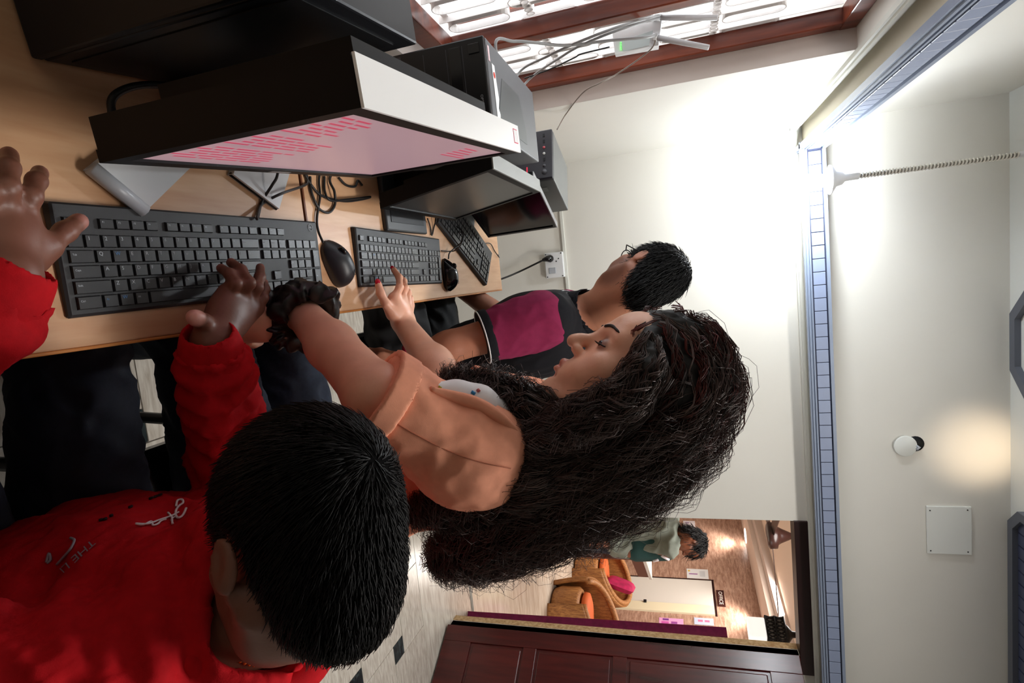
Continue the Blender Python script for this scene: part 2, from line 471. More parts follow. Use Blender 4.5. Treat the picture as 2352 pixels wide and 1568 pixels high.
MB().box((-0.109, -0.008, -0.083), (0.109, -0.0003, 0.083), 0.002).build('plate', M_ceil, hp)
for (x, z) in ((0.095, 0.068), (-0.095, 0.068), (-0.09, -0.07), (0.095, -0.07)):
    MB().lathe([(0.003, 0), (0.003, 0.001)], 8, Matrix.Translation((x, -0.0083, z)) @ Matrix.Rotation(math.pi / 2, 4, 'X')).build('screw', M_black, hp)
rc = thing('junction_cover', 'loose round white junction cover slipped off its wall hole', 'cover', (0.877, YF, 2.29))
MB().lathe([(0.046, 0), (0.046, 0.004), (0.043, 0.006)], 28, Matrix.Translation((0, -0.006, -0.012)) @ Matrix.Rotation(math.radians(84), 4, 'X')).build('disc', M_ceil, rc)
MB().lathe([(0.034, 0), (0.034, 0.001)], 20, Matrix.Translation((-0.008, -0.0005, 0.028)) @ Matrix.Rotation(math.pi / 2, 4, 'X')).build('hole', M_black, rc)
MB().tube([(0.0, -0.003, 0.03), (0.006, -0.01, 0.04), (0.016, -0.008, 0.03)], 0.006, 8).build('wire_nut', M_silver, rc)

# ---- hanging bulb
HB = np.array([-0.272, 2.40, 0.0])
hb = thing('hanging_bulb', 'lit white bulb hanging on a coiled steel cord before the far wall', 'lamp', tuple(HB))
top = aty(2343, 355, 2.40) - HB; sk = aty(1972, 404, 2.40) - HB
MB().tube([np.array([top[0], top[1], ZC - 0.001]), top - [0, 0, 0.004]], [0.012, 0.011], 12).build('cord_cap', M_white, hb)
co = MB(); nturn = 46
ax = [top * (1 - t) + sk * t for t in np.linspace(0, 1, nturn * 8)]
MB().tube([top, sk], 0.0062, 8).build('cord', mat('cord_grey', (150, 146, 138), 0.5), hb)
hel = [p + 0.0085 * np.array([math.cos(i * math.pi / 4), math.sin(i * math.pi / 4), 0]) for i, p in enumerate(ax)]
MB().tube(hel, 0.0034, 5).build('coil', mat('coil_steel', (222, 218, 208), 0.3, metal=0.4), hb)
up_ = (top - sk); up_ /= np.linalg.norm(up_)
q = Vector(up_).to_track_quat('Z', 'Y').to_matrix().to_4x4()
MB().lathe([(0.012, 0.0), (0.013, -0.045), (0.024, -0.055), (0.028, -0.075), (0.054, -0.092), (0.055, -0.097), (0.048, -0.097), (0.020, -0.080), (0.018, -0.07)], 28,
           Matrix.Translation(sk) @ q).build('bulb_holder', M_white, hb)
MB().lathe([(0.013, -0.075), (0.014, -0.10), (0.026, -0.125), (0.031, -0.15), (0.031, -0.19), (0.026, -0.208), (0.014, -0.22), (0.003, -0.222)], 24,
           Matrix.Translation(sk) @ q).build('bulb', mat('bulb_glow', (250, 250, 255), 0.3, emit=(0.9, 0.96, 1.0), estr=205.0), hb)

# ---- door frame and open leaf
df = struct('door_1', MB().box((DX0 - 0.002, YF - 0.012, 1.822), (DX1 + 0.09, YF + 0.085, DZ), 0.002).mesh('frame_head'), M_lintel)
M_veneer = stripes_mat('pale_zebra_veneer', (176, 138, 92), (222, 196, 152), 60, 'X', 0.5)
boxo('frame_post', (DX1, YF - 0.02, 0.0), (DX1 + 0.07, YF + 0.045, 1.822), M_door, df, 0.002)
boxo('veneer_edge', (DX1 - 0.003, YF + 0.046, -0.2), (DX1 + 0.06, YF + 0.088, 1.822), M_veneer, df)
boxo('edge_strip', (DX0 - 0.003, YF + 0.004, -0.2), (DX0 + 0.0006, YF + 0.079, 1.822), M_lintel, df)
hx, hy = 1.908, 2.69
ang = math.atan2(-0.274, 0.158)
lf = thing('door_leaf', 'dark mahogany panelled door standing open into the room', 'door', (hx, hy, 0.012), ang)
LW, LH, LT = 0.62, 1.80, 0.034
# leaf: stiles, rails and sunk panels; local x along the leaf, local -y is the face seen through the camera
def leafz(px, py):
    n = np.array([math.sin(ang), -math.cos(ang), 0]); d = ray(px, py)
    t = (np.array([hx, hy, 0]) - CAM).dot(n) / d.dot(n); return (CAM + d * t)[2]
zs = [0.16, 0.46, 0.53, 0.93, 1.0, 1.66]
bx_ = MB()
bx_.box((0, -LT, 0), (0.085, 0, LH), 0.002); bx_.box((LW - 0.085, -LT, 0), (LW, 0, LH), 0.002)
boxo('core', (0.08, -LT + 0.010, 0.1), (LW - 0.08, -0.010, LH - 0.05), M_door, lf)
bx_.build('stile', M_door, lf)
for (z0, z1) in ((0, zs[0]), (zs[1], zs[2]), (zs[3], zs[4]), (zs[5], LH)):
    boxo('rail', (0.085, -LT + 0.0004, z0), (LW - 0.085, -0.0004, z1), M_door, lf, 0.002)
for (z0, z1) in ((zs[0], zs[1]), (zs[2], zs[3]), (zs[4], zs[5])):
    boxo('panel', (0.098, -LT + 0.004, z0 + 0.012), (LW - 0.098, -0.004, z1 - 0.012), M_door, lf, 0.006)
for z in (0.25, 1.5):
    MB().tube([(0.0, 0.004, z), (0.0, 0.004, z + 0.09)], 0.006, 8).build('hinge', M_silver, lf)

# ================================================================== THE LOBBY BEYOND THE DOOR
HF = -0.2
struct('floor_lobby', MB().box((-0.6, YF + 0.08, HF - 0.05), (7.5, 12.0, HF)).mesh('floor_lobby'),
       marble_mat('lobby_marble', (206, 190, 172), (232, 222, 208), 5, (1, 7, 1), 0.15))
boxs = MB().box((DX0 - 0.1, YF + 0.081, HF), (DX1 + 0.4, YF + 0.36, -0.002)).mesh('step')
struct('trim_4', boxs, MATS.get('x') or M_marble)
st = struct('trim_5', MB().box((DX0 - 0.1, YF + 0.33, -0.002), (DX1 + 0.4, YF + 0.362, 0.0005)).mesh('strip'), mat('grey_green_stone', (120, 130, 126), 0.3))
# lobby wall plane  a*X + b*Y = 1
HA, HBc = 0.172, 0.0275
hn = np.array([HA, HBc, 0.0]); hl = np.linalg.norm(hn)
def onhall(px, py):
    d = ray(px, py); return CAM + d * (1.0 / d.dot(hn))
hdir = np.array([-HBc, HA, 0]) / hl          # along the wall, away from the camera
hnor = hn / hl                               # out of the lobby
H0 = hnor / hl                               # foot point on the wall line
def hbox(name, s0, s1, d0, d1, z0, z1, m, parent=None, bev=0.0):
    """s along the wall, d towards the lobby"""
    mb = MB()
    P = lambda s, d, z: H0 + hdir * s - hnor * d + np.array([0, 0, z])
    mb.hexa([P(s0, d0, z0), P(s1, d0, z0), P(s1, d1, z0), P(s0, d1, z0)], [P(s0, d0, z1), P(s1, d0, z1), P(s1, d1, z1), P(s0, d1, z1)])
    return mb.build(name, m, parent)
def hs(px, py):
    p = onhall(px, py); return (p - H0).dot(hdir), p[2]
M_lam = stripes_mat('striped_laminate', (150, 112, 94), (200, 166, 146), 40, 'Y', 0.32)
def hwall(name, s0, s1, d0, d1, z0, z1, m):
    o = hbox(name, s0, s1, d0, d1, z0, z1, m); o['kind'] = 'structure'; return o
hwall('wall_lobby', -1.5, 9.0, -0.1, 0.0, HF, 2.17, M_lam)
hwall('baseboard_lobby', 0.0, 9.0, 0.0005, 0.02, HF, HF + 0.09, mat('lobby_skirting', (120, 84, 64), 0.4))
M_hceil = mat('lobby_ceiling_paint', (222, 204, 192), 0.7)
hwall('ceiling_lobby_soffit', -1.5, 9.0, -0.2, 0.62, 2.17, 2.5, M_hceil)
hwall('ceiling_lobby_step', -1.5, 9.0, 0.62, 0.80, 2.235, 2.5, mat('lobby_step_paint', (206, 190, 182), 0.7))
struct('ceiling_lobby', MB().box((-0.6, YF + 0.08, 2.33), (7.0, 12.0, 2.42)).mesh('ceiling_lobby'), mat('lobby_upper_paint', (226, 206, 188), 0.7))
struct('wall_lobby_end', MB().box((-0.6, 11.6, HF), (6.5, 11.8, 2.4)).mesh('wall_lobby_end'), M_lam)
struct('wall_lobby_side', MB().box((-0.7, YF + 0.081, HF), (-0.6, 12.0, 2.4)).mesh('wall_lobby_side'), M_wall)
# recessed spot in the soffit
sp = onhall(1712, 1248); ss = (sp - H0).dot(hdir)
cpt = H0 + hdir * ss - hnor * 0.14
spo = MB().lathe([(0.11, 0), (0.11, -0.006), (0.09, -0.008)], 24).build('ceiling_spot', mat('spot_glow', (255, 246, 236), 0.4, emit=(1, 0.93, 0.85), estr=9.0))
spo.location = (cpt[0], cpt[1], 2.1695)
tag(spo, 'round glowing downlight in the lobby soffit above the striped wall', 'ceiling light')
for s_ in (ss, ss - 1.6):
    l = bpy.data.lights.new('downlight', 'SPOT'); l.energy = 38; l.color = (1, 0.9, 0.8); l.spot_size = 2.0; l.spot_blend = 0.8; l.shadow_soft_size = 0.06
    lo = bpy.data.objects.new('downlight', l); COL.objects.link(lo)
    pp = H0 + hdir * s_ - hnor * 0.16; lo.location = (pp[0], pp[1], 2.14)

# white door in the lobby wall
s_l, zt = hs(1634, 1335); s_r, zt2 = hs(1650, 1416); s_m, _ = hs(1640, 1395)
dr = struct('door_2', hbox('door_2', s_m, s_l, 0.0006, 0.012, HF + 0.01, zt, mat('white_door_paint', (226, 224, 218), 0.4)).data.copy(), None)
for o in list(bpy.data.objects):
    if o.name.startswith('door_2') and o is not dr: bpy.data.objects.remove(o)
dr.name = 'door_2'
hbox('frame_strip', s_r, s_m - 0.002, 0.0006, 0.03, HF + 0.01, zt, mat('cream_frame_paint', (236, 228, 198), 0.5), dr)
hbox('frame_dark_strip', s_r, s_l + 0.03, 0.0003, 0.008, zt + 0.001, zt + 0.03, M_lintel, dr)  # thin dark strips along the top and side of the door
hbox('frame_dark_strip', s_l + 0.002, s_l + 0.03, 0.0003, 0.008, HF + 0.01, zt, M_lintel, dr)
s_k, z_k = hs(1482, 1385)
hbox('knob', s_k - 0.02, s_k + 0.02, 0.012, 0.05, z_k - 0.02, z_k + 0.02, M_black, dr)

def hsign(name, label, cat, px0, px1, m, dep=0.006, group=None):
    """flat sheet on the lobby wall from two opposite pixel corners"""
    (a, z0), (b, z1) = hs(*px0), hs(*px1)
    o = hbox(name, min(a, b), max(a, b), 0.0006, dep, min(z0, z1), max(z0, z1), m)
    tag(o, label, cat, group); return o, (max(a, b), min(z0, z1), abs(a - b), abs(z1 - z0))
def hallmap(S_, Z_, W_, H_, u, v, d):
    return H0 + hdir * (S_ - u * W_) - hnor * d + np.array([0, 0, Z_ + v * H_])
sg, (S_, Z_, W_, H_) = hsign('office_sign', 'small dark brown sign reading OFFICE above the white door', 'sign', (1645, 1356), (1667, 1394), mat('sign_brown', (58, 26, 22), 0.4), 0.012)
v, f = text_geo('OFFICE'); lo, hi = v.min(0), v.max(0)
tv = [hallmap(S_, Z_, W_, H_, 0.1 + 0.8 * (p[0] - lo[0]) / (hi[0] - lo[0]), 0.25 + 0.5 * (p[1] - lo[1]) / (hi[1] - lo[1]), 0.0135) for p in v]
MB().add(tv, f).build('lettering', mat('sign_letter', (236, 232, 226), 0.5), sg)
def sheet(label, p0, p1, col, marks):
    o, (S_, Z_, W_, H_) = hsign('wall_paper_sheet', label, 'paper', p0, p1, mat('sheet_%d' % len(MATS), col, 0.7))
    for (u0, v0, u1, v1, c) in marks:
        q = [hallmap(S_, Z_, W_, H_, u, v_, 0.0068) for (u, v_) in ((u0, v0), (u1, v0), (u1, v1), (u0, v1))]
        MB().add(q, [(0, 1, 2, 3)]).build('print', mat('print_%d' % len(MATS), c, 0.7), o)
sheet('white sheet with a yellow mark pinned between the man and white door', (1577, 1306), (1628, 1330), (228, 232, 236), [(0.15, 0.06, 0.3, 0.16, (230, 190, 60)), (0.5, 0.1, 0.6, 0.5, (150, 90, 160)), (0.2, 0.6, 0.8, 0.85, (204, 210, 216))])
sheet('small white sheet pinned above the man by the doorway edge', (1569, 1196), (1597, 1212), (226, 222, 230), [(0.2, 0.2, 0.4, 0.5, (160, 140, 170))])
sheet('pink printed sheet on the striped wall under the blue one', (1514, 1418), (1570, 1437), (226, 160, 206), [(0.1, 0.15, 0.4, 0.4, (120, 60, 140)), (0.5, 0.5, 0.85, 0.75, (150, 70, 150)), (0.55, 0.1, 0.9, 0.4, (200, 90, 170))])
sheet('pale blue printed sheet with pink blots on the striped wall', (1594, 1418), (1640, 1437), (186, 196, 220), [(0.3, 0.2, 0.6, 0.45, (226, 110, 150)), (0.3, 0.55, 0.6, 0.8, (226, 110, 150))])

# curtain hanging just beyond the door post
cu = MB(); n = 14
def cpx(x, y): return aty(x, y, 2.98)
tl, tr, bl, br = aty(1668, 1440, 2.98), aty(1672, 1468, 2.98), aty(1285, 1424, 2.98), aty(1285, 1452, 2.98)
bl[2] = HF; br[2] = HF
v = []; f = []
for j in range(13):
    t = j / 12
    for i in range(n):
        s_ = i / (n - 1)
        L = tl * (1 - t) + bl * t; Rr = tr * (1 - t) + (br + np.array([0.02, 0, 0])) * t
        p = L * (1 - s_) + Rr * s_; p = p + np.array([0, 0.014 * math.sin(s_ * 9 + t), 0])
        v.append(p)
for j in range(12):
    for i in range(n - 1): f.append((j * n + i, j * n + i + 1, (j + 1) * n + i + 1, (j + 1) * n + i))
cu.add(v, f, True)
co_ = cu.build('curtain', mat('magenta_cloth', (122, 22, 76), 0.8, noise=0.25, nscale=40))
sm_ = co_.modifiers.new('thick', 'SOLIDIFY'); sm_.thickness = 0.004
tag(co_, 'narrow magenta patterned curtain hanging behind the open door', 'curtain')

# rattan tub chairs
M_rat = stripes_mat('rattan_weave', (122, 74, 36), (184, 128, 70), 90, 'Z', 0.6)
M_cush = mat('magenta_cushion', (176, 20, 82), 0.7, noise=0.35, nscale=14)
def rattan(loc, rz, label, cushion):
    t = thing('rattan_chair', label, 'chair', loc, rz, 'rattan tub chairs')
    n = 40; rows = [0, 0.05, 0.1, 0.18, 0.26, 0.34, 0.42, 0.5, 0.56, 0.6]
    v = []; f = []
    for r_, z in enumerate(rows):
        for k in range(n + 1):
            a = math.radians(-150 + 300 * k / n)             # open towards +x
            hgt = 0.40 + 0.24 * (0.5 - 0.5 * math.cos(math.pi * min(1, (math.pi * 0.83 - abs(a - 0)) / 2.2))) if True else 0.6
            back = 0.5 + 0.5 * math.cos(a)                   # 1 at a=0 -> the back
            H_ = 0.36 + 0.34 * back ** 0.8
            zz = z / 0.6 * H_
            R_ = 0.30 + 0.05 * math.sin(math.pi * zz / 0.75) + 0.03 * zz
            v.append((-R_ * math.cos(a), R_ * math.sin(a), zz))
    for r_ in range(len(rows) - 1):
        for k in range(n):
            a_ = r_ * (n + 1) + k; f.append((a_, a_ + 1, a_ + n + 2, a_ + n + 1))
    o = MB().add(v, f, True).build('tub_back', M_rat, t)
    s = o.modifiers.new('thick', 'SOLIDIFY'); s.thickness = 0.05
    rim = v[-(n + 1):]
    MB().tube(rim, 0.034, 10).build('rim', M_rat, t)
    MB().lathe([(0.27, 0.02), (0.30, 0.1), (0.30, 0.30), (0.27, 0.33)], 28).build('seat', M_rat, t)
    MB().lathe([(0.2, 0.335), (0.25, 0.36), (0.24, 0.41), (0.18, 0.43)], 24).build('seat_pad', mat('orange_pad', (206, 96, 40), 0.7), t)
    if cushion:
        c = thing('cushion', 'bright magenta cushion with a pale print on the rattan chair', 'cushion', (loc[0] + cushion[0], loc[1] + cushion[1], loc[2] + 0.43))
        mb = MB(); vv = []; ff = []; N = 12
        for sd in (1, -1):
            for i in range(N + 1):
                for j in range(N + 1):
                    u, w_ = i / N * 2 - 1, j / N * 2 - 1
                    th = 0.07 * (max(0, (1 - u ** 4)) * max(0, (1 - w_ ** 4))) ** 0.5
                    vv.append((u * 0.19, sd * th, 0.19 + w_ * 0.19))
        for sd in range(2):
            for i in range(N):
                for j in range(N):
                    a = sd * (N + 1) ** 2 + i * (N + 1) + j; ff.append((a, a + 1, a + N + 2, a + N + 1))
        mb.add(vv, ff, True)
        cc = mb.build('cover', M_cush, c); cc.rotation_euler = (0.3, 0, 1.2)
c1 = atz(1352, 1352, HF); c2 = atz(1318, 1412, HF)
rattan((c1[0] - 0.68, c1[1] - 0.75, HF), math.radians(200), 'brown rattan tub chair with a magenta cushion, beside the white door', (0.0, -0.12))
rattan((c2[0] - 0.66, c2[1] - 1.0, HF), math.radians(190), 'brown rattan tub chair nearer the magenta curtain, without a cushion', None)

# ceiling fan and lantern
fd = atd(1772, 1229, 4.6)
fn = thing('ceiling_fan', 'dark brown ceiling fan hanging in the lobby', 'ceiling fan', (fd[0], fd[1], 0))
M_brown = mat('dark_brown_enamel', (46, 24, 20), 0.3)
zf = fd[2]
MB().lathe([(0.02, zf + 0.16), (0.06, zf + 0.07), (0.075, zf + 0.045), (0.105, zf + 0.035), (0.11, zf - 0.02), (0.085, zf - 0.035), (0.0, zf - 0.04)][::-1], 24).build('motor', M_brown, fn)
MB().tube([(0, 0, zf + 0.15), (0, 0, 2.33)], 0.012, 10).build('down_rod', M_brown, fn)
for k in range(3):
    a = math.radians(-15 + 120 * k); bl_ = MB()
    ca, sa = math.cos(a), math.sin(a)
    def bp(r, w_, z): return (r * ca - w_ * sa, r * sa + w_ * ca, z)
    bl_.hexa([bp(0.1, -0.035, zf - 0.006), bp(0.62, -0.06, zf - 0.012), bp(0.62, 0.06, zf + 0.008), bp(0.1, 0.035, zf + 0.004)],
             [bp(0.1, -0.035, zf - 0.001), bp(0.62, -0.06, zf - 0.007), bp(0.62, 0.06, zf + 0.013), bp(0.1, 0.035, zf + 0.009)])
    bl_.build('blade', M_brown, fn)
ld = atd(1760, 1452, 3.3)
ln = thing('lantern', 'hanging lantern with white cube shade under a pierced dark metal top', 'lamp', (ld[0], ld[1], ld[2]), 0.5)
MB().box((-0.06, -0.06, -0.10), (0.06, 0.06, -0.005), 0.006).build('shade', mat('opal_shade', (244, 242, 236), 0.4, emit=(1, 0.96, 0.9), estr=0.55), ln)
cage = MB()
for sx, sy in ((1, 0), (-1, 0), (0, 1), (0, -1)):
    for k in range(6):
        for q in (-1, 1):
            t0, t1 = -0.066 + k * 0.022, -0.066 + (k + 1) * 0.022
            for r_ in range(2):
                z0, z1 = r_ * 0.05 + 0.002, r_ * 0.05 + 0.05
                A = (t0, z0) if q > 0 else (t1, z0); B = (t1, z1) if q > 0 else (t0, z1)
                pa = (0.066 * sx + A[0] * abs(sy), 0.066 * sy + A[0] * abs(sx), A[1]); pb = (0.066 * sx + B[0] * abs(sy), 0.066 * sy + B[0] * abs(sx), B[1])
                cage.tube([pa, pb], 0.004, 5)
for z in (0.0, 0.05, 0.1):
    for (a_, b_) in (((-1, -1), (1, -1)), ((1, -1), (1, 1)), ((1, 1), (-1, 1)), ((-1, 1), (-1, -1))):
        cage.tube([(a_[0] * 0.066, a_[1] * 0.066, z), (b_[0] * 0.066, b_[1] * 0.066, z)], 0.006, 6)
cage.build('pierced_top', M_black, ln)
MB().box((-0.055, -0.055, 0.002), (0.055, 0.055, 0.098)).build('liner', mat('lantern_liner', (190, 186, 180), 0.6), ln)
MB().lathe([(0.066, 0.1), (0.04, 0.125), (0.02, 0.14), (0.012, 0.2)], 16).build('finial', M_black, ln)
MB().tube([(0, 0, 0.2), (0, 0, 2.33 - ld[2])], 0.006, 6).build('rod', M_black, ln)

# ================================================================== DESKS AND COMPUTERS
ZT = 0.75
XD = 0.027
def desk(y0, y1, label):
    t = thing('computer_desk', label, 'desk', (0, 0, 0))
    boxo('desk_top', (XL + 0.006, y0, ZT - 0.024), (XD - 0.004, y1, ZT), M_desk, t, 0.002)
    boxo('front_edge', (XD - 0.004, y0, ZT - 0.024), (XD, y1, ZT - 0.0006), M_deskedge, t, 0.0015)
    boxo('end_edge', (XL + 0.006, y0 - 0.0001, ZT - 0.024), (XD - 0.003, y0 + 0.004, ZT + 0.0004), mat('brown_edge', (112, 62, 36), 0.5), t)
    boxo('side_panel', (XL + 0.03, y0 + 0.012, 0.0), (XD - 0.06, y0 + 0.03, ZT - 0.0245), M_blackm, t)
    boxo('side_panel', (XL + 0.03, y1 - 0.10, 0.0), (XD - 0.16, y1 - 0.082, ZT - 0.0245), mat('grey_panel', (92, 94, 96), 0.6), t)
    boxo('modesty_panel', (XL + 0.05, y0 + 0.03, 0.25), (XL + 0.066, y1 - 0.1, ZT - 0.0245), M_blackm, t)
    boxo('keyboard_rail', (XL + 0.2, y1 - 0.5, ZT - 0.055), (XD - 0.03, y1 - 0.03, ZT - 0.0246), mat('dark_grey_rail', (60, 60, 64), 0.5), t)
    return t
desk(-0.45, 0.848, 'beech laminate computer desk carrying the pink-lit monitor')
desk(0.852, 1.968, 'beech laminate computer desk carrying the two unlit monitors')

def legend_letters(parent, items, m, name='key_legend'):
    mb = MB()
    for (s, x, y, z, sz) in items:
        v, f = text_geo(s, sz)
        if len(v): mb.add([(p[0] + x, p[1] + y, z) for p in v], f)
    o = mb.build(name, m, parent); o['kind'] = 'stuff'; return o

U = 0.01905
def key_layout():
    K = []  # (x u, y row, w u, legend)
    def row(y, x, items):
        for it in items:
            s, w_ = it if isinstance(it, tuple) else (it, 1.0)
            if s is not None: K.append((x, y, w_, s))
            x += w_
    row(5.25, 0, [('Esc', 1), (None, 1), 'F1', 'F2', 'F3', 'F4', (None, .5), 'F5', 'F6', 'F7', 'F8', (None, .5), 'F9', 'F10', 'F11', 'F12', (None, .25), 'PrS', 'ScL', 'Pau'])
    row(4, 0, list('`1234567890-=') + [('Bksp', 2), (None, .25), 'Ins', 'Hom', 'PgU', (None, .25), 'Num', '/', '*', '-'])
    row(3, 0, [('Tab', 1.5)] + list('QWERTYUIOP[]') + [('\\', 1.5), (None, .25), 'Del', 'End', 'PgD', (None, .25), '7', '8', '9'])
    row(2, 0, [('Caps', 1.75)] + list("ASDFGHJKL;'") + [('Enter', 2.25), (None, 3.5), '4', '5', '6'])
    row(1, 0, [('Shift', 2.25)] + list('ZXCVBNM,./') + [('Shift', 2.75), (None, 1.25), '^', (None, 1.25), '1', '2', '3'])
    row(0, 0, [('Ctrl', 1.5), 'Fn', 'W', 'Alt', ('', 5.75), 'Alt', 'Fn', 'M', ('Ctrl', 1.5), (None, .25), '<', 'v', '>', (None, .25), ('0', 2), '.'])
    K.append((21.75, 2, 1, '+t')); K.append((21.75, 0, 1, 'Entt'))
    return K
KEYM = {}
def keymesh(w_, d_, h_):
    k = (round(w_, 4), round(d_, 4), round(h_, 4))
    if k not in KEYM:
        i = 0.0012
        mb = MB(); a, b = w_, d_
        mb.hexa([(0, 0, 0), (a, 0, 0), (a, b, 0), (0, b, 0)], [(i, i, h_), (a - i, i, h_), (a - i, b - i * 1.2, h_), (i, b - i * 1.2, h_)])
        KEYM[k] = mb.mesh('key')
    return KEYM[k]
def keyboard(label, loc, rz, W, Dp, logo=None, legends=True, thick=0.010, wedge=0.005, kw=None):
    t = thing('keyboard', label, 'keyboard', loc, rz)
    x0 = 0.009; y0 = 0.008
    ux = (W - 2 * x0) / 22.75; uy = (Dp - 0.020) / 6.25
    def tilt(y): return thick + wedge * y / Dp
    bd = MB()
    bd.hexa([(0, 0, 0.0), (W, 0, 0.0), (W, Dp, 0.0), (0, Dp, 0.0)], [(0.002, 0.002, thick - 0.004), (W - 0.002, 0.002, thick - 0.004), (W - 0.002, Dp - 0.002, thick + wedge - 0.004), (0.002, Dp - 0.002, thick + wedge - 0.004)])
    bo = bd.build('base', M_kbody, t)
    bo.modifiers.new('bevel', 'BEVEL').width = 0.002
    ang_ = math.atan2(wedge, Dp)
    leg = []; legb = []
    for (x, y, w_, s) in key_layout():
        tall = s.endswith('t') and len(s) > 1 and s in ('+t', 'Entt')
        kd = uy * (2 if tall else 1) - 0.0016
        py = y0 + y * uy
        px = x0 + x * ux + 0.0008
        o = link('key', keymesh(w_ * ux - 0.0016, kd * (0.82 if y > 5 else 1), 0.0042), M_key, t, (px, py, tilt(py) - 0.005), (ang_, 0, 0))
        s2 = s[:-1] if tall else s
        if s2 and legends:
            (legb if s in ('Fn', 'W') else leg).append((s2, px + 0.003, py + kd * 0.55 * (0.8 if y > 5 else 1), tilt(py + kd * 0.6) - 0.005 + 0.0046, 0.0058 if len(s2) == 1 else 0.0030))
    if legends:
        legend_letters(t, leg, M_legend); legend_letters(t, legb, M_legblue)
    if logo:
        cx, cy = W - 0.022, Dp - 0.0125; z = thick + wedge * 0.9 - 0.0032
        MB().tube([(cx + 0.0058 * math.cos(a), cy + 0.0058 * math.sin(a), z) for a in np.linspace(0, 2 * math.pi, 25)], 0.0004, 5).build('logo_ring', M_legend, t)
        v, f = text_geo(logo, 0.0036); w_ = v[:, 0].max()
        MB().add([(p[0] + cx - w_ / 2, p[1] + cy - 0.0013, z + 0.0003) for p in v], f).build('logo', M_legend, t)
    return t
p3_, p2_ = atz(160, 733, 0.757), atz(747, 665, 0.757)
keyboard('black full-size keyboard lying under the seated child\'s hands', (p3_[0], p3_[1], ZT), math.atan2(p2_[1] - p3_[1], p2_[0] - p3_[0]), np.linalg.norm(p2_ - p3_), 0.122, 'DELL')
p3_, p2_ = atz(828, 660, 0.757), atz(1018, 651, 0.757)
keyboard('black full-size keyboard under the woman\'s red-nailed fingers', (p3_[0], p3_[1], ZT), math.atan2(p2_[1] - p3_[1], p2_[0] - p3_[0]), np.linalg.norm(p2_ - p3_), 0.122)
p3_, p2_ = atz(1003, 512, 0.757), atz(1116, 657, 0.757)
keyboard('black keyboard turned askew at the far end of the desk', (p3_[0], p3_[1], ZT), math.atan2(p2_[1] - p3_[1], p2_[0] - p3_[0]), np.linalg.norm(p2_ - p3_) * 1.0, 0.125, legends=False, thick=0.016, wedge=0.012)

def mouse(label, nose, tail, wid, hgt, m, glossy):
    nose, tail = np.array(nose[:2]), np.array(tail[:2]); L = np.linalg.norm(tail - nose)
    t = thing('computer_mouse', label, 'mouse', (nose[0], nose[1], ZT), math.atan2(*(tail - nose)[::-1]))
    n, mseg = 22, 14; v = []; f = []
    for i in range(n + 1):
        s = i / n
        e = max(1e-3, 1 - abs(2 * s - 1) ** 3.2) ** 0.5
        w_ = wid / 2 * e * (0.88 + 0.12 * s); h_ = hgt * (max(0.0, 1 - abs(2 * s - 1.12) ** 2.6 * 0.62)) * (0.35 + 0.65 * e)
        for k in range(mseg + 1):
            a = math.pi * k / mseg
            v.append((s * L, -w_ * math.cos(a) * (1 - 0.06 * math.sin(a)), 0.002 + h_ * math.sin(a) ** 0.75))
    for i in range(n):
        for k in range(mseg): a = i * (mseg + 1) + k; f.append((a, a + 1, a + mseg + 2, a + mseg + 1))
        f.append((i * (mseg + 1), (i + 1) * (mseg + 1), (i + 1) * (mseg + 1) + mseg, i * (mseg + 1) + mseg))
    MB().add(v, f, True).build('shell', m, t)
    q = Matrix.Translation((0.024, 0, hgt * 0.80)) @ Matrix.Rotation(math.pi / 2, 4, 'X')
    MB().lathe([(0.004, -0.0028), (0.0085, -0.0022), (0.0085, 0.0022), (0.004, 0.0028)], 18, q).build('scroll_wheel', M_gloss, t)
    MB().tube([(0.038, -0.003, hgt * 0.965), (0.05, -0.0035, hgt * 1.005), (0.072, -0.003, hgt * 1.02), (0.074, 0, hgt * 1.02), (0.072, 0.003, hgt * 1.02), (0.05, 0.0035, hgt * 1.005), (0.038, 0.003, hgt * 0.965)], 0.0005, 5).build('seam', M_black, t)
    return t
mouse('large matte black mouse between the first two keyboards', atz(758, 552, 0.765), atz(803, 654, 0.765), 0.061, 0.036, mat('soft_black', (30, 31, 38), 0.42), 0)
mouse('small glossy black mouse beside the second keyboard', atz(1030, 592, 0.765), atz(1040, 668, 0.765), 0.057, 0.034, M_gloss, 1)

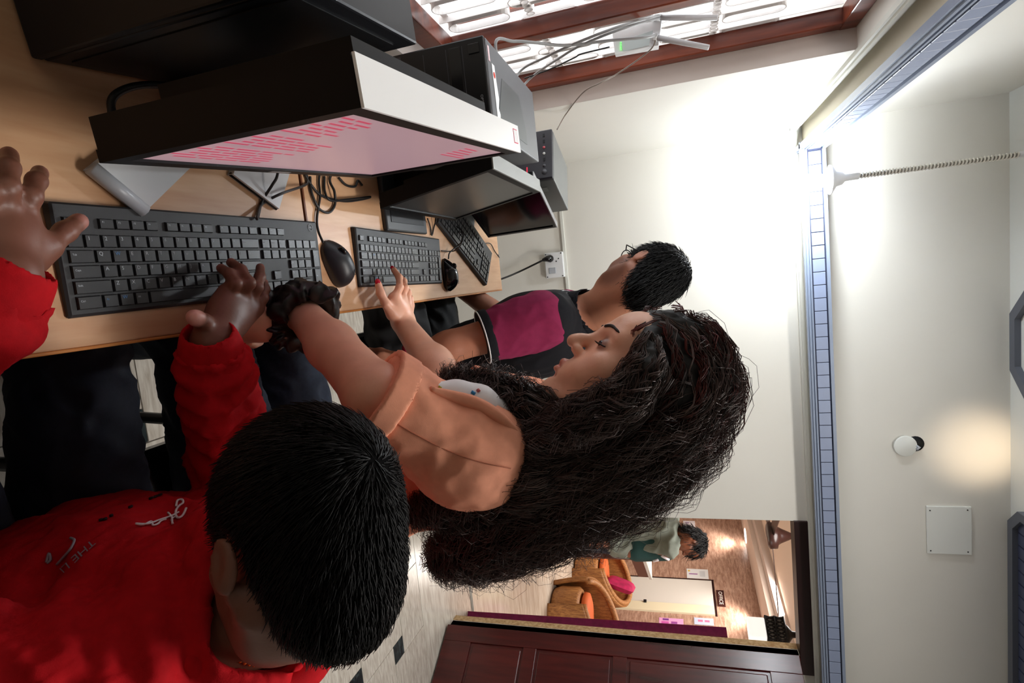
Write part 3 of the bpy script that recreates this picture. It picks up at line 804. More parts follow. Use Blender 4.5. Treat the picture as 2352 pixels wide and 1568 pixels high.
# ---- monitors: local x from the near to the far edge, local -y out of the screen
def monitor(label, a, b, zb, zt, lean, depth, bez, m_frame, m_scr, top=None, stand='plate', btm=0.0):
    a, b = np.array(a), np.array(b); W = np.linalg.norm(b - a); Hh = zt - zb
    t = thing('monitor', label, 'monitor', (a[0], a[1], ZT), math.atan2(b[1] - a[1], b[0] - a[0]))
    lz = lambda z: (z - zb) / Hh * lean                      # top leans back (+y)
    z0, z1 = zb - ZT, zt - ZT
    def slab(x0, x1, za, zbb, y0, y1):
        la, lb = lz(za + ZT), lz(zbb + ZT)
        return MB().hexa([(x0, y0 + la, za), (x1, y0 + la, za), (x1, y1 + la, za), (x0, y1 + la, za)], [(x0, y0 + lb, zbb), (x1, y0 + lb, zbb), (x1, y1 + lb, zbb), (x0, y1 + lb, zbb)])
    # frame bars
    for nm, s in (('bezel', (0, W, z0, z0 + bez + btm)), ('bezel', (0, W, z1 - bez, z1)), ('bezel', (0, bez, z0 + bez + btm, z1 - bez)), ('bezel', (W - bez, W, z0 + bez + btm, z1 - bez))):
        slab(*s, 0.0, 0.012).build(nm, m_frame, t)
    scr = slab(bez, W - bez, z0 + bez + btm, z1 - bez, 0.003, 0.010).build('screen', m_scr, t)
    slab(0.001, W - 0.001, z0 + 0.001, z1 - 0.0012, 0.0121, depth * 0.75).build('back_shell', m_frame, t)
    slab(0.06, W - 0.06, z0 + 0.03, z1 - 0.03, depth * 0.75 + 0.0005, depth * 1.35).build('back_bulge', m_frame, t)
    if top is not None: slab(0.0, W, z1 + 0.0002, z1 + 0.003, -0.0005, depth * 0.75).build('top_strip', top, t)  # thin strip; on the first two monitors its colour holds a painted reflection
    cx = W / 2
    yb = depth * 0.9
    MB().hexa([(cx - 0.045, yb + 0.03, 0.004), (cx + 0.045, yb + 0.03, 0.004), (cx + 0.045, yb + 0.065, 0.004), (cx - 0.045, yb + 0.065, 0.004)],
              [(cx - 0.04, yb + 0.02, z0 + 0.12), (cx + 0.04, yb + 0.02, z0 + 0.12), (cx + 0.04, yb + 0.05, z0 + 0.12), (cx - 0.04, yb + 0.05, z0 + 0.12)]).build('stand_neck', m_frame, t)
    if stand == 'plate':
        MB().box((cx - 0.105, -0.035, 0.0), (cx + 0.105, 0.14, 0.012), 0.004).build('stand_plate', mat('dark_grey_base', (44, 46, 49), 0.45), t)
        MB().box((cx - 0.085, -0.015, 0.0122), (cx + 0.085, 0.05, 0.0135), 0.0004).build('plate_inlay', M_black, t)
    return t, scr
mf = mat('pink_screen', (30, 20, 24), 0.3, emit=(204, 164, 172), estr=0.38)
M_frameblk = mat('monitor_black', (9, 9, 11), 0.5, spec=0.2)
m1, scr1 = monitor('monitor with a glowing pink screen of red text lines', (-0.150, 0.412), (-0.210, 0.912), 0.848, 1.13, 0.0, 0.055, 0.018, M_frameblk, mf, mat('white_top_reflection', (250, 251, 252), 0.3), stand='feet')  # white top paints in the bright wall's reflection on black plastic
# flat printed-looking text on the lit screen
W1 = math.hypot(0.06, 0.5); tx = MB(); r5 = random.Random(3)
rowsz = np.linspace(0.362, 0.14, 22)
def dash(x0, x1, z): tx.add([(x0, 0.0024, z), (x1, 0.0024, z), (x1, 0.0024, z + 0.0042), (x0, 0.0024, z + 0.0042)], [(0, 1, 2, 3)])
for i, z in enumerate(rowsz[:20]):
    x = 0.030 + (0.012 if i % 3 else 0.0); n = 2 if i < 9 else 4
    for k in range(n):
        L = r5.uniform(0.015, 0.035)
        if i in (7, 13): break
        dash(x, x + L, z - 0.02 + 0.0); x += L + 0.004
for i in range(5): dash(0.36 + 0.004 * i, 0.36 + 0.004 * i + r5.uniform(0.03, 0.055) + 0.012 * i, 0.335 - i * 0.011)
_st = tx.build('screen_text', mat('red_text', (60, 8, 16), 0.4, emit=(206, 70, 100), estr=0.5), m1); _st['kind'] = 'stuff'
# grey label and asset sticker on its top strip, two silver feet of the stand
MB().box((W1 - 0.035, 0.012, 1.13 - ZT + 0.0031), (W1 - 0.012, 0.034, 1.13 - ZT + 0.0034)).build('sticker', mat('pink_edge_sticker', (214, 60, 100), 0.6), m1)
MB().box((W1 - 0.0335, 0.0135, 1.13 - ZT + 0.00341), (W1 - 0.0135, 0.0325, 1.13 - ZT + 0.0036)).build('sticker_face', M_paper, m1)
MB().box((W1 / 2 - 0.02, -0.0004, 0.102), (W1 / 2 + 0.02, 0.0001, 0.108)).build('maker_badge', M_silver, m1)
inv = Matrix.Translation((-0.150, 0.412, ZT)) @ Matrix.Rotation(math.atan2(0.5, -0.06), 4, 'Z'); inv = inv.inverted()
for fi, pts_ in enumerate(([(218, 385), (340, 485), (435, 392)], [(545, 398), (650, 478), (672, 402)])):
    P = [atz(*q, 0.768) for q in pts_]
    e1 = P[1] - P[0]; e2 = P[1] - P[2]
    back = -(e2 / np.linalg.norm(e2)) * -0.0
    poly = [P[0] - (P[1] - P[2]) * 0.9 * 0 , P[1], P[2]]
    far1 = P[0] + (P[2] - P[1]) * 1.1; far2 = P[2] + (P[2] - P[1]) * 0.8
    quad = [inv @ Vector(q) for q in (P[0], P[1], far2, far1)]
    quad = [(q.x, q.y) for q in quad]
    MB().prism(quad, 0.0, 0.014 if fi == 0 else 0.011).build('stand_foot', mat('pale_silver', (206, 208, 212), .35), m1)
    lipp = [inv @ Vector(P[0] + (P[2] - P[1]) * 0.02), inv @ Vector(P[1] + (P[2] - P[1]) * 0.02)]
    MB().tube([(lipp[0].x, lipp[0].y, 0.011 - .006 * fi), (lipp[1].x, lipp[1].y, 0.011 - .006 * fi)], 0.0085 if fi == 0 else 0.003, 10).build('foot_lip', M_silver if fi == 0 else M_black, m1)

monitor('unlit grey-screened monitor in the middle of the row', (-0.174, 1.030), (-0.180, 1.425), 0.800, 1.045, 0.042, 0.04, 0.014, M_frameblk, mat('grey_screen', (46, 45, 44), 0.28), mat('grey_top_reflection', (120, 122, 120), 0.4))  # grey top colour imitates a reflection on black plastic
monitor('small thin unlit black monitor at the end of the row', (-0.265, 1.462), (-0.150, 1.728), 0.795, 1.02, 0.006, 0.022, 0.008, M_gloss, mat('black_screen', (8, 9, 12), 0.12), mat('thin_silver_rim', (150, 150, 152), 0.35))

# ---- computer towers; local frame: x to the right of its front, front at y=0 facing -y
def tower(label, loc, rz, w_, d_, h_, m_body, m_front, style):
    t = thing('computer_tower', label, 'computer', loc, rz)
    boxo('case', (0, 0.012, 0.004), (w_, d_, h_), m_body, t, 0.003)
    boxo('front_panel', (0.0, 0.0, 0.004), (w_, 0.0118, h_ - 0.0006), m_front, t, 0.003)
    for sx in (0.02, w_ - 0.04):
        for sy in (0.03, d_ - 0.05): boxo('foot', (sx, sy, 0.0), (sx + 0.02, sy + 0.02, 0.0039), M_black, t)
    return t
M_twr = mat('tower_grey_paint', (104, 106, 110), 0.42, bump=0.02, bscale=700)
tb = tower('black and grey computer tower with a torn white label on its top', (-0.462, 1.04, ZT), math.radians(1.0), 0.172, 0.385, 0.30, M_twr, mat('tower_front_black', (14, 15, 19), 0.3), 0)
hx_ = MB()
for i in range(11):
    for j in range(17):
        x = 0.010 + i * 0.0142 + (0.007 if j % 2 else 0); z = 0.018 + j * 0.0064
        if x < 0.16 and not (0.06 < x < 0.115 and 0.05 < z < 0.085): hx_.box((x, -0.0008, z), (x + 0.0105, 0.0005, z + 0.0038))
boxo('vent_panel', (0.006, -0.0005, 0.012), (0.166, 0.0002, 0.128), mat('vent_grey', (66, 66, 72), 0.5), tb)
ho = hx_.build('vent_slots', M_black, tb); ho['kind'] = 'stuff'
boxo('logo_block', (0.062, -0.003, 0.052), (0.112, 0.0, 0.084), mat('logo_grey', (74, 74, 80), 0.45), tb)
v, f = text_geo('DELL', 0.022)
MB().add([(p[0] + 0.064, -0.0034, p[1] + 0.06) for p in v], f).build('logo', M_silver, tb)
v, f = text_geo('OPTIPLEX 7010', 0.0075)
MB().add([(p[0] + 0.105, -0.0006, p[1] + 0.283) for p in v], f).build('model_name', M_silver, tb)
for z in (0.175, 0.222, 0.255): boxo('bay_line', (0.012, -0.0006, z), (0.16, 0.0002, z + 0.001), mat('bay_edge', (70, 72, 80), 0.3), tb)
boxo('drive_door', (0.012, -0.001, 0.228), (0.16, 0.0002, 0.252), M_gloss, tb, 0.0005)
boxo('power_button', (0.012, -0.002, 0.268), (0.03, 0.0, 0.29), M_gloss, tb, 0.001)
for z in (0.145, 0.158):
    MB().lathe([(0.0035, 0), (0.0035, 0.001)], 10, Matrix.Translation((0.04, -0.0004, z)) @ Matrix.Rotation(math.pi / 2, 4, 'X')).build('audio_jack', M_silver, tb)
for k in range(4): boxo('usb_port', (0.07 + k * 0.022, -0.0006, 0.148), (0.083 + k * 0.022, 0.0003, 0.153), M_black, tb)
# recessed latch and torn sticker on the top
rcz = 0.3002
MB().prism([(0.05, 0.10), (0.12, 0.06), (0.15, 0.06), (0.15, 0.27), (0.12, 0.27), (0.05, 0.23)], rcz, rcz + 0.0006).build('top_recess', mat('recess_grey', (88, 92, 94), 0.4), tb)
MB().prism([(0.04, 0.035), (0.15, 0.04), (0.15, 0.058), (0.13, 0.062), (0.12, 0.054), (0.10, 0.063), (0.07, 0.056), (0.04, 0.052)], rcz, rcz + 0.0008).build('torn_label', M_paper, tb)
MB().lathe([(0.006, 0), (0.006, 0.0004)], 14, Matrix.Translation((0.06, 0.045, rcz + 0.0009))).build('label_emblem', mat('red_emblem', (220, 70, 50), 0.6), tb)
MB().box((0.012, 0.018, rcz), (0.04, 0.028, rcz + 0.0006)).build('small_label', mat('pink_label', (230, 200, 206), 0.6), tb)
tcang = math.atan2(1.594 - 1.646, -0.286 + 0.431)
tc_ = tower('small dark computer tower with a red line at the desk\'s far end', (-0.431, 1.646, ZT), tcang, 0.156, 0.22, 0.30, mat('tower_c_grey', (92, 96, 96), 0.3), mat('tower_c_front', (42, 40, 48), 0.35), 1)
boxo('red_line', (0.112, -0.001, 0.222), (0.152, 0.0, 0.2255), mat('red_strip', (214, 40, 70), 0.4, emit=(220, 40, 70), estr=0.4), tc_)
for k, (c, r_) in enumerate((((20, 20, 24), 0.006), ((20, 20, 24), 0.0045), ((214, 90, 100), 0.004), ((220, 220, 216), 0.004), ((20, 20, 24), 0.005), ((70, 70, 76), 0.005), ((70, 70, 76), 0.008))):
    x = 0.018 + k * 0.0195
    if k in (0, 1, 4): boxo('usb_port', (x - 0.005, -0.001, 0.272), (x + 0.005, 0.0003, 0.278), M_black, tc_)
    else: MB().lathe([(r_, 0), (r_, 0.001)], 14, Matrix.Translation((x, -0.0004, 0.275)) @ Matrix.Rotation(math.pi / 2, 4, 'X')).build('button' if k > 4 else 'audio_jack', mat('dot_%d_%d_%d' % c, c, 0.4), tc_)
boxo('side_vent', (0.1561, 0.05, 0.16), (0.157, 0.075, 0.27), mat('vent_pale', (120, 126, 124), 0.4), tc_)
dA = np.array([-0.029, 0.199]); dA /= np.linalg.norm(dA)
ta = tower('plain black computer tower behind the pink-lit monitor', (-0.271 - 0.175 * dA[1], 0.434 + 0.175 * dA[0], ZT), math.atan2(dA[1], dA[0]) - math.pi / 2, 0.175, 0.245, 0.322, mat('tower_a_black', (24, 25, 29), 0.4, spec=.3), M_black, 2)
MB().box((0.06, 0.15, 0.3221), (0.10, 0.19, 0.3226)).build('pink_label', mat('pink_label2', (226, 170, 190), 0.6), ta)
boxo('side_rib', (0.1751, 0.03, 0.02), (0.1762, 0.22, 0.30), M_black, ta)

# ---- cables
def cable(name, label, pts, r, m, n=10):
    o = MB().tube(spline(pts, n), r, 8).build(name, m)
    return tag(o, label, 'cable')
zc = ZT + 0.004
cable('monitor_cable', 'thick black cable looping behind the pink-lit monitor', [atz(430, 200, 0.80), atz(330, 195, 0.80), atz(268, 215, 0.79), atz(256, 250, 0.785), atz(285, 290, 0.80), (-0.20, 0.50, 0.90)], 0.0042, M_cable)
cable('keyboard_cable', 'thin grey cable from the first keyboard crossing the silver foot', [atz(590, 503, zc + 0.012), atz(597, 475, zc), atz(615, 460, zc), atz(650, 443, zc + 0.02), atz(700, 425, zc), atz(706, 412, zc), (-0.24, 0.87, zc), (-0.33, 0.92, zc)], 0.0022, mat('dark_grey_cable', (58, 54, 54), 0.5))
cable('second_cable', 'thin black cable curving past the silver foot to the monitor', [atz(592, 500, zc), atz(602, 462, zc), atz(625, 425, zc + 0.02), atz(637, 402, zc + 0.03), (-0.23, 0.74, 0.80)], 0.0022, M_cable)
cable('mouse_cable', 'black cable from the matte mouse looping over the beech desk', [atz(742, 557, zc + 0.01), atz(731, 530, zc), atz(728, 500, zc), atz(735, 450, zc), atz(733, 408, zc), (-0.27, 0.93, zc)], 0.0022, M_cable)
cable('tangled_cable', 'black cable lying in loose coils between the first two monitors', [atz(700, 400, zc), atz(715, 425, zc), atz(740, 450, zc), atz(790, 462, zc), atz(830, 458, zc), atz(850, 452, zc), atz(800, 458, zc + 0.004), atz(760, 460, zc + 0.004), atz(746, 440, zc), atz(745, 405, zc)], 0.0024, M_cable)
cable('coiled_cable', 'black cable coil hooped beside the seam of the desks', [atz(712, 405, zc), atz(715, 440, zc), atz(732, 478, zc), atz(755, 488, zc), atz(769, 470, zc), atz(768, 440, zc + 0.006), atz(758, 408, zc), (-0.27, 0.99, zc)], 0.0024, M_cable)
cable('short_cable', 'short black cable arching out from under the middle monitor', [atz(778, 408, zc), atz(795, 425, zc), atz(815, 428, zc), atz(822, 415, zc), (-0.23, 1.05, zc)], 0.0024, M_cable)
cable('glossy_mouse_cable', 'thin black cable from the glossy mouse over the second keyboard\'s end', [atz(1030, 594, zc + 0.012), atz(1033, 580, zc + 0.01), atz(1050, 565, zc + 0.02), atz(1062, 552, zc + 0.04), atz(1060, 530, zc + 0.03), (-0.19, 1.52, zc)], 0.0019, M_cable)
cable('second_keyboard_cable', 'thin cable from the second keyboard crossing the askew keyboard', [atz(1014, 576, zc + 0.014), atz(1030, 577, zc), atz(1045, 575, zc + 0.02), atz(1060, 560, zc + 0.04), atz(1065, 540, zc + 0.035), (-0.17, 1.57, zc)], 0.0017, mat('dark_grey_cable', (58, 54, 54), 0.5))
cable('third_keyboard_cable', 'thin black cable curling off the askew keyboard over the desk end', [atz(1107, 566, zc + 0.02), atz(1115, 559, zc + 0.01), atz(1127, 560, zc + 0.003), atz(1136, 576, zc), atz(1146, 590, zc), (-0.17, 1.98, 0.70), (-0.2, 2.0, 0.5)], 0.0017, M_cable)
cable('stand_cable', 'black cable hooked below the middle monitor\'s screen', [atz(982, 502, zc + 0.01), atz(988, 520, zc), atz(992, 540, zc), atz(997, 520, zc), atz(1002, 505, zc + 0.01), (-0.2, 1.42, zc)], 0.002, M_cable)

# ---- router clipped to the grille, with its leads
YR = 1.60
ro = thing('wifi_router', 'white router with two antennas tied to the window grille', 'router', (0, 0, 0))
def wy(x, y, d=0.0): return aty(x, y, YR - d)
cor = [wy(1406, 72), wy(1412, 122), wy(1512, 104), wy(1520, 42)]
MB().hexa([c + np.array([0, 0.03, 0]) for c in cor], cor).build('housing', M_white, ro)
inn = [wy(1424, 95, .002), wy(1432, 118, .002), wy(1490, 104, .002), wy(1500, 70, .002)]
MB().hexa([c + np.array([0, 0.0015, 0]) for c in inn], inn).build('face_plate', mat('pale_mint_plastic', (196, 206, 206), 0.3), ro)
for k in range(4): 
    c = wy(1426, 98 + k * 5, .003); MB().box(c - 0.0015, c + 0.0015).build('indicator', mat('green_led', (120, 230, 120), 0.4, emit=(90, 230, 90), estr=1.2), ro)
for (a_, b_) in (((1512, 40), (1648, 41)), ((1506, 86), (1628, 109))):
    A, B = wy(*a_, .006), wy(*b_, .03)
    MB().tube([A, A * 0.7 + B * 0.3, B], [0.007, 0.0075, 0.0065], 10).build('antenna', mat('antenna_grey', (186, 184, 186), 0.4), ro)
    MB().tube([A - (B - A) * 0.06, A + (B - A) * 0.04], 0.009, 10).build('hinge', M_white, ro)
def wp(*pts, x=-.578): return [atx(a, b, x) for a, b in pts]
cable('router_lead', 'grey network lead sagging from the tower up to the router', [(-0.43, 1.40, 1.0), atx(1138, 103, -.56)] + wp((1180, 95), (1230, 98), (1300, 104), (1400, 93), (1480, 86)) + [wy(1508, 80, .01)], 0.0036, M_gcable)
cable('router_lead', 'grey network lead running straight up from the tower to the antenna hinge', [(-0.42, 1.42, 0.98)] + wp((1190, 170), (1260, 128), (1350, 88), (1440, 55)) + [wy(1518, 34, .012)], 0.0033, M_gcable)
cable('router_lead', 'grey network lead running behind the tower to the router\'s lower corner', [(-0.40, 1.43, 0.95)] + wp((1208, 190), (1290, 130), (1350, 97), (1440, 62)) + [wy(1514, 42, .016)], 0.0033, M_gcable)
cable('thin_lead', 'thin grey lead falling from the router to the farthest tower', [wy(1508, 88, .012), atx(1490, 118, -.575), atx(1420, 168, -.56), atx(1380, 190, -.535), atx(1340, 212, -.532), atx(1300, 262, -.53), (-0.44, 1.70, 1.055)], 0.0019, mat('taupe_cable', (140, 128, 118), 0.6))
cable('thin_black_lead', 'thin black lead knotted along the foot of the grille', wp((1205, 180), (1265, 158), (1320, 132), (1335, 124), (1400, 108), x=-.59), 0.002, M_cable)

# ================================================================== PEOPLE: distance-field modelling
def rcone(a, b, ra, rb, k=0.015, op='+'): return ('c', np.array(a, float), np.array(b, float), ra, rb, k, op)
def ell(c, r, R=None, k=0.015, op='+'): return ('e', np.array(c, float), np.array(r, float), np.eye(3) if R is None else np.array(R, float), k, op)
def half(pt, nrm, rad): n = np.array(nrm, float); return ('h', np.array(pt, float), n / np.linalg.norm(n), rad, 0.001, '-')
def chain(pts, rs, k=0.012):
    return [rcone(pts[i], pts[i + 1], rs[i], rs[i + 1], k) for i in range(len(pts) - 1)]
def xf(prims, O, R, s=1.0):
    """move primitives from a local frame (columns of R are its axes) to the world"""
    out = []
    for p in prims:
        if p[0] == 'c': out.append(('c', O + s * (R @ p[1]), O + s * (R @ p[2]), p[3] * s, p[4] * s, p[5] * s, p[6]))
        else: out.append(('e', O + s * (R @ p[1]), p[2] * s, R @ p[3], p[4] * s, p[5]))
    return out
def grow(prims, d):
    return [('c', p[1], p[2], p[3] + d, p[4] + d, p[5], p[6]) if p[0] == 'c' else ('e', p[1], p[2] + d, p[3], p[4], p[5]) for p in prims]

def field(prims, h, pad=0.02, mod=None):
    lo = np.full(3, 1e9); hi = np.full(3, -1e9)
    for p in prims:
        if p[-1] == '-': continue
        if p[0] == 'c':
            lo = np.minimum(lo, np.minimum(p[1] - p[3], p[2] - p[4])); hi = np.maximum(hi, np.maximum(p[1] + p[3], p[2] + p[4]))
        else:
            e = np.sqrt(((p[3] * p[2]) ** 2).sum(1)); lo = np.minimum(lo, p[1] - e); hi = np.maximum(hi, p[1] + e)
    lo -= pad; hi += pad
    n = np.ceil((hi - lo) / h).astype(int) + 1
    D = np.full(n, 0.1, np.float32)
    axs = [lo[i] + h * np.arange(n[i]) for i in range(3)]
    for p in prims:
        k = p[-2]; op = p[-1]; m = k + 3 * h + 0.004
        if p[0] == 'c':
            l = np.minimum(p[1] - p[3], p[2] - p[4]) - m; u = np.maximum(p[1] + p[3], p[2] + p[4]) + m
        elif p[0] == 'h': l = p[1] - p[3]; u = p[1] + p[3]
        else:
            e = np.sqrt(((p[3] * p[2]) ** 2).sum(1)); l = p[1] - e - m; u = p[1] + e + m
        i0 = np.clip(np.floor((l - lo) / h).astype(int), 0, n); i1 = np.clip(np.ceil((u - lo) / h).astype(int) + 1, 0, n)
        if (i1 <= i0).any(): continue
        X = axs[0][i0[0]:i1[0], None, None]; Y = axs[1][None, i0[1]:i1[1], None]; Z = axs[2][None, None, i0[2]:i1[2]]
        if p[0] == 'c':
            a, b = p[1], p[2]; ab = b - a; L2 = ab.dot(ab) + 1e-12
            t = np.clip(((X - a[0]) * ab[0] + (Y - a[1]) * ab[1] + (Z - a[2]) * ab[2]) / L2, 0, 1)
            d = np.sqrt((X - a[0] - t * ab[0]) ** 2 + (Y - a[1] - t * ab[1]) ** 2 + (Z - a[2] - t * ab[2]) ** 2) - (p[3] + (p[4] - p[3]) * t)
        elif p[0] == 'h':
            d = (X - p[1][0]) * p[2][0] + (Y - p[1][1]) * p[2][1] + (Z - p[1][2]) * p[2][2]
            rad2 = (X - p[1][0]) ** 2 + (Y - p[1][1]) ** 2 + (Z - p[1][2]) ** 2
        else:
            R = p[3]; r = p[2]; dx, dy, dz = X - p[1][0], Y - p[1][1], Z - p[1][2]
            q = [R[0, i] * dx + R[1, i] * dy + R[2, i] * dz for i in range(3)]
            k0 = np.sqrt(sum((q[i] / r[i]) ** 2 for i in range(3))); k1 = np.sqrt(sum((q[i] / r[i] ** 2) ** 2 for i in range(3))) + 1e-9
            d = k0 * (k0 - 1) / k1
        sl = tuple(slice(i0[i], i1[i]) for i in range(3))
        A = D[sl]
        if p[0] == 'h':
            D[sl] = np.where(rad2 < p[3] ** 2, np.maximum(A, d), A); continue
        if op == '+':
            hh = np.maximum(k - np.abs(A - d), 0) / k; D[sl] = np.minimum(A, d) - hh * hh * k * 0.25
        else:
            hh = np.maximum(k - np.abs(A + d), 0) / k; D[sl] = np.maximum(A, -d) + hh * hh * k * 0.25
    if mod is not None:
        Xg, Yg, Zg = np.meshgrid(*axs, indexing='ij', sparse=True)
        D = mod(D, Xg, Yg, Zg)
    return D, lo, h
def surfnet(D, lo, h):
    ins = D < 0
    n = np.array(D.shape) - 1
    c = np.zeros(n, np.uint8)
    offs = [(i, j, k) for i in (0, 1) for j in (0, 1) for k in (0, 1)]
    for (i, j, k) in offs: c += ins[i:i + n[0], j:j + n[1], k:k + n[2]]
    act = (c > 0) & (c < 8)
    idx = np.full(n, -1, np.int32); cells = np.argwhere(act); idx[act] = np.arange(len(cells))
    V8 = np.stack([D[cells[:, 0] + i, cells[:, 1] + j, cells[:, 2] + k] for (i, j, k) in offs], 1)
    acc = np.zeros((len(cells), 3)); cnt = np.zeros(len(cells))
    o = np.array(offs, float)
    for a in range(8):
        for b in range(a + 1, 8):
            if np.abs(o[a] - o[b]).sum() != 1: continue
            va, vb = V8[:, a], V8[:, b]; m = (va < 0) != (vb < 0)
            t = np.where(m, va / (va - vb + 1e-12), 0)
            acc += m[:, None] * (o[a] + t[:, None] * (o[b] - o[a])); cnt += m
    verts = lo + h * (cells + acc / np.maximum(cnt, 1)[:, None])
    quads = []
    for ax in range(3):
        s0 = [slice(None)] * 3; s1 = [slice(None)] * 3
        s0[ax] = slice(0, -1); s1[ax] = slice(1, None)
        A, B = ins[tuple(s0)], ins[tuple(s1)]
        e = np.argwhere(A != B)
        u, w_ = [(1, 2), (2, 0), (0, 1)][ax]
        ok = (e[:, u] > 0) & (e[:, w_] > 0) & (e[:, u] < n[u]) & (e[:, w_] < n[w_])
        e = e[ok]
        fl = A[tuple(e.T)]
        def cell(du, dw):
            q = e.copy(); q[:, u] -= du; q[:, w_] -= dw; return idx[tuple(q.T)]
        q = np.stack([cell(1, 1), cell(0, 1), cell(0, 0), cell(1, 0)], 1)
        q[~fl] = q[~fl][:, ::-1]
        quads.append(q)
    return verts, np.concatenate(quads)
def vnormals(v, q):
    n = np.cross(v[q[:, 2]] - v[q[:, 0]], v[q[:, 3]] - v[q[:, 1]])
    out = np.zeros_like(v)
    for i in range(4): np.add.at(out, q[:, i], n)
    return out / (np.linalg.norm(out, axis=1, keepdims=True) + 1e-12)
def nsmooth(v, q, it=1):
    for _ in range(it):
        s = np.zeros_like(v); c = np.zeros(len(v))
        for i in range(4):
            for j in ((i + 1) % 4, (i + 3) % 4):
                np.add.at(s, q[:, i], v[q[:, j]]); np.add.at(c, q[:, i], 1)
        v = 0.5 * v + 0.5 * s / np.maximum(c, 1)[:, None]
    return v
def solid(prims, h, mod=None, it=1):
    D, lo, hh = field(prims, h, 0.02, mod)
    v, q = surfnet(D, lo, hh)
    return nsmooth(v, q, it), q
def npmesh(name, parts, col=None):
    vs_ = []; qs = []; n = 0
    for v, q in parts: vs_.append(v); qs.append(q + n); n += len(v)
    V = np.concatenate(vs_); Q = np.concatenate(qs)
    me = bpy.data.meshes.new(name)
    me.vertices.add(len(V)); me.vertices.foreach_set('co', V.astype(np.float32).ravel())
    k = Q.shape[1]
    me.loops.add(Q.size); me.loops.foreach_set('vertex_index', Q.astype(np.int32).ravel())
    me.polygons.add(len(Q)); me.polygons.foreach_set('loop_start', np.arange(0, Q.size, k, dtype=np.int32))
    me.polygons.foreach_set('use_smooth', np.ones(len(Q), bool))
    me.update(calc_edges=True)
    if col is not None:
        at = me.color_attributes.new('tint', 'FLOAT_COLOR', 'POINT')
        at.data.foreach_set('color', np.concatenate([np.concatenate(col), np.ones((len(V), 1))], 1).astype(np.float32).ravel())
    return me, V, Q
def sn(p, seed=0):
    """cheap smooth noise from sines, about -1..1"""
    r = np.random.default_rng(seed); out = 0
    for i in range(5):
        k = r.normal(size=3); k = k / np.linalg.norm(k) * r.uniform(0.6, 1.5); out = out + np.sin(p @ k + r.uniform(0, 6.28))
    return out / 3.0
def folds(v, q, amp, freq, seed, stretch=None):
    n = vnormals(v, q); p = v * freq
    if stretch is not None: p = p * np.array(stretch)
    a = sn(p + 1.2 * np.stack([sn(p * 0.6, seed + 1), sn(p * 0.6, seed + 2), sn(p * 0.6, seed + 3)], 1), seed)
    return v + n * (amp * (1 - 2 * np.abs(a))[:, None])

def frame(f, u):
    """columns: right, forward, up"""
    f = np.array(f, float); f /= np.linalg.norm(f); u = np.array(u, float); u = u - f * f.dot(u); u /= np.linalg.norm(u)
    r = np.cross(f, u)
    return np.stack([r, f, u], 1)

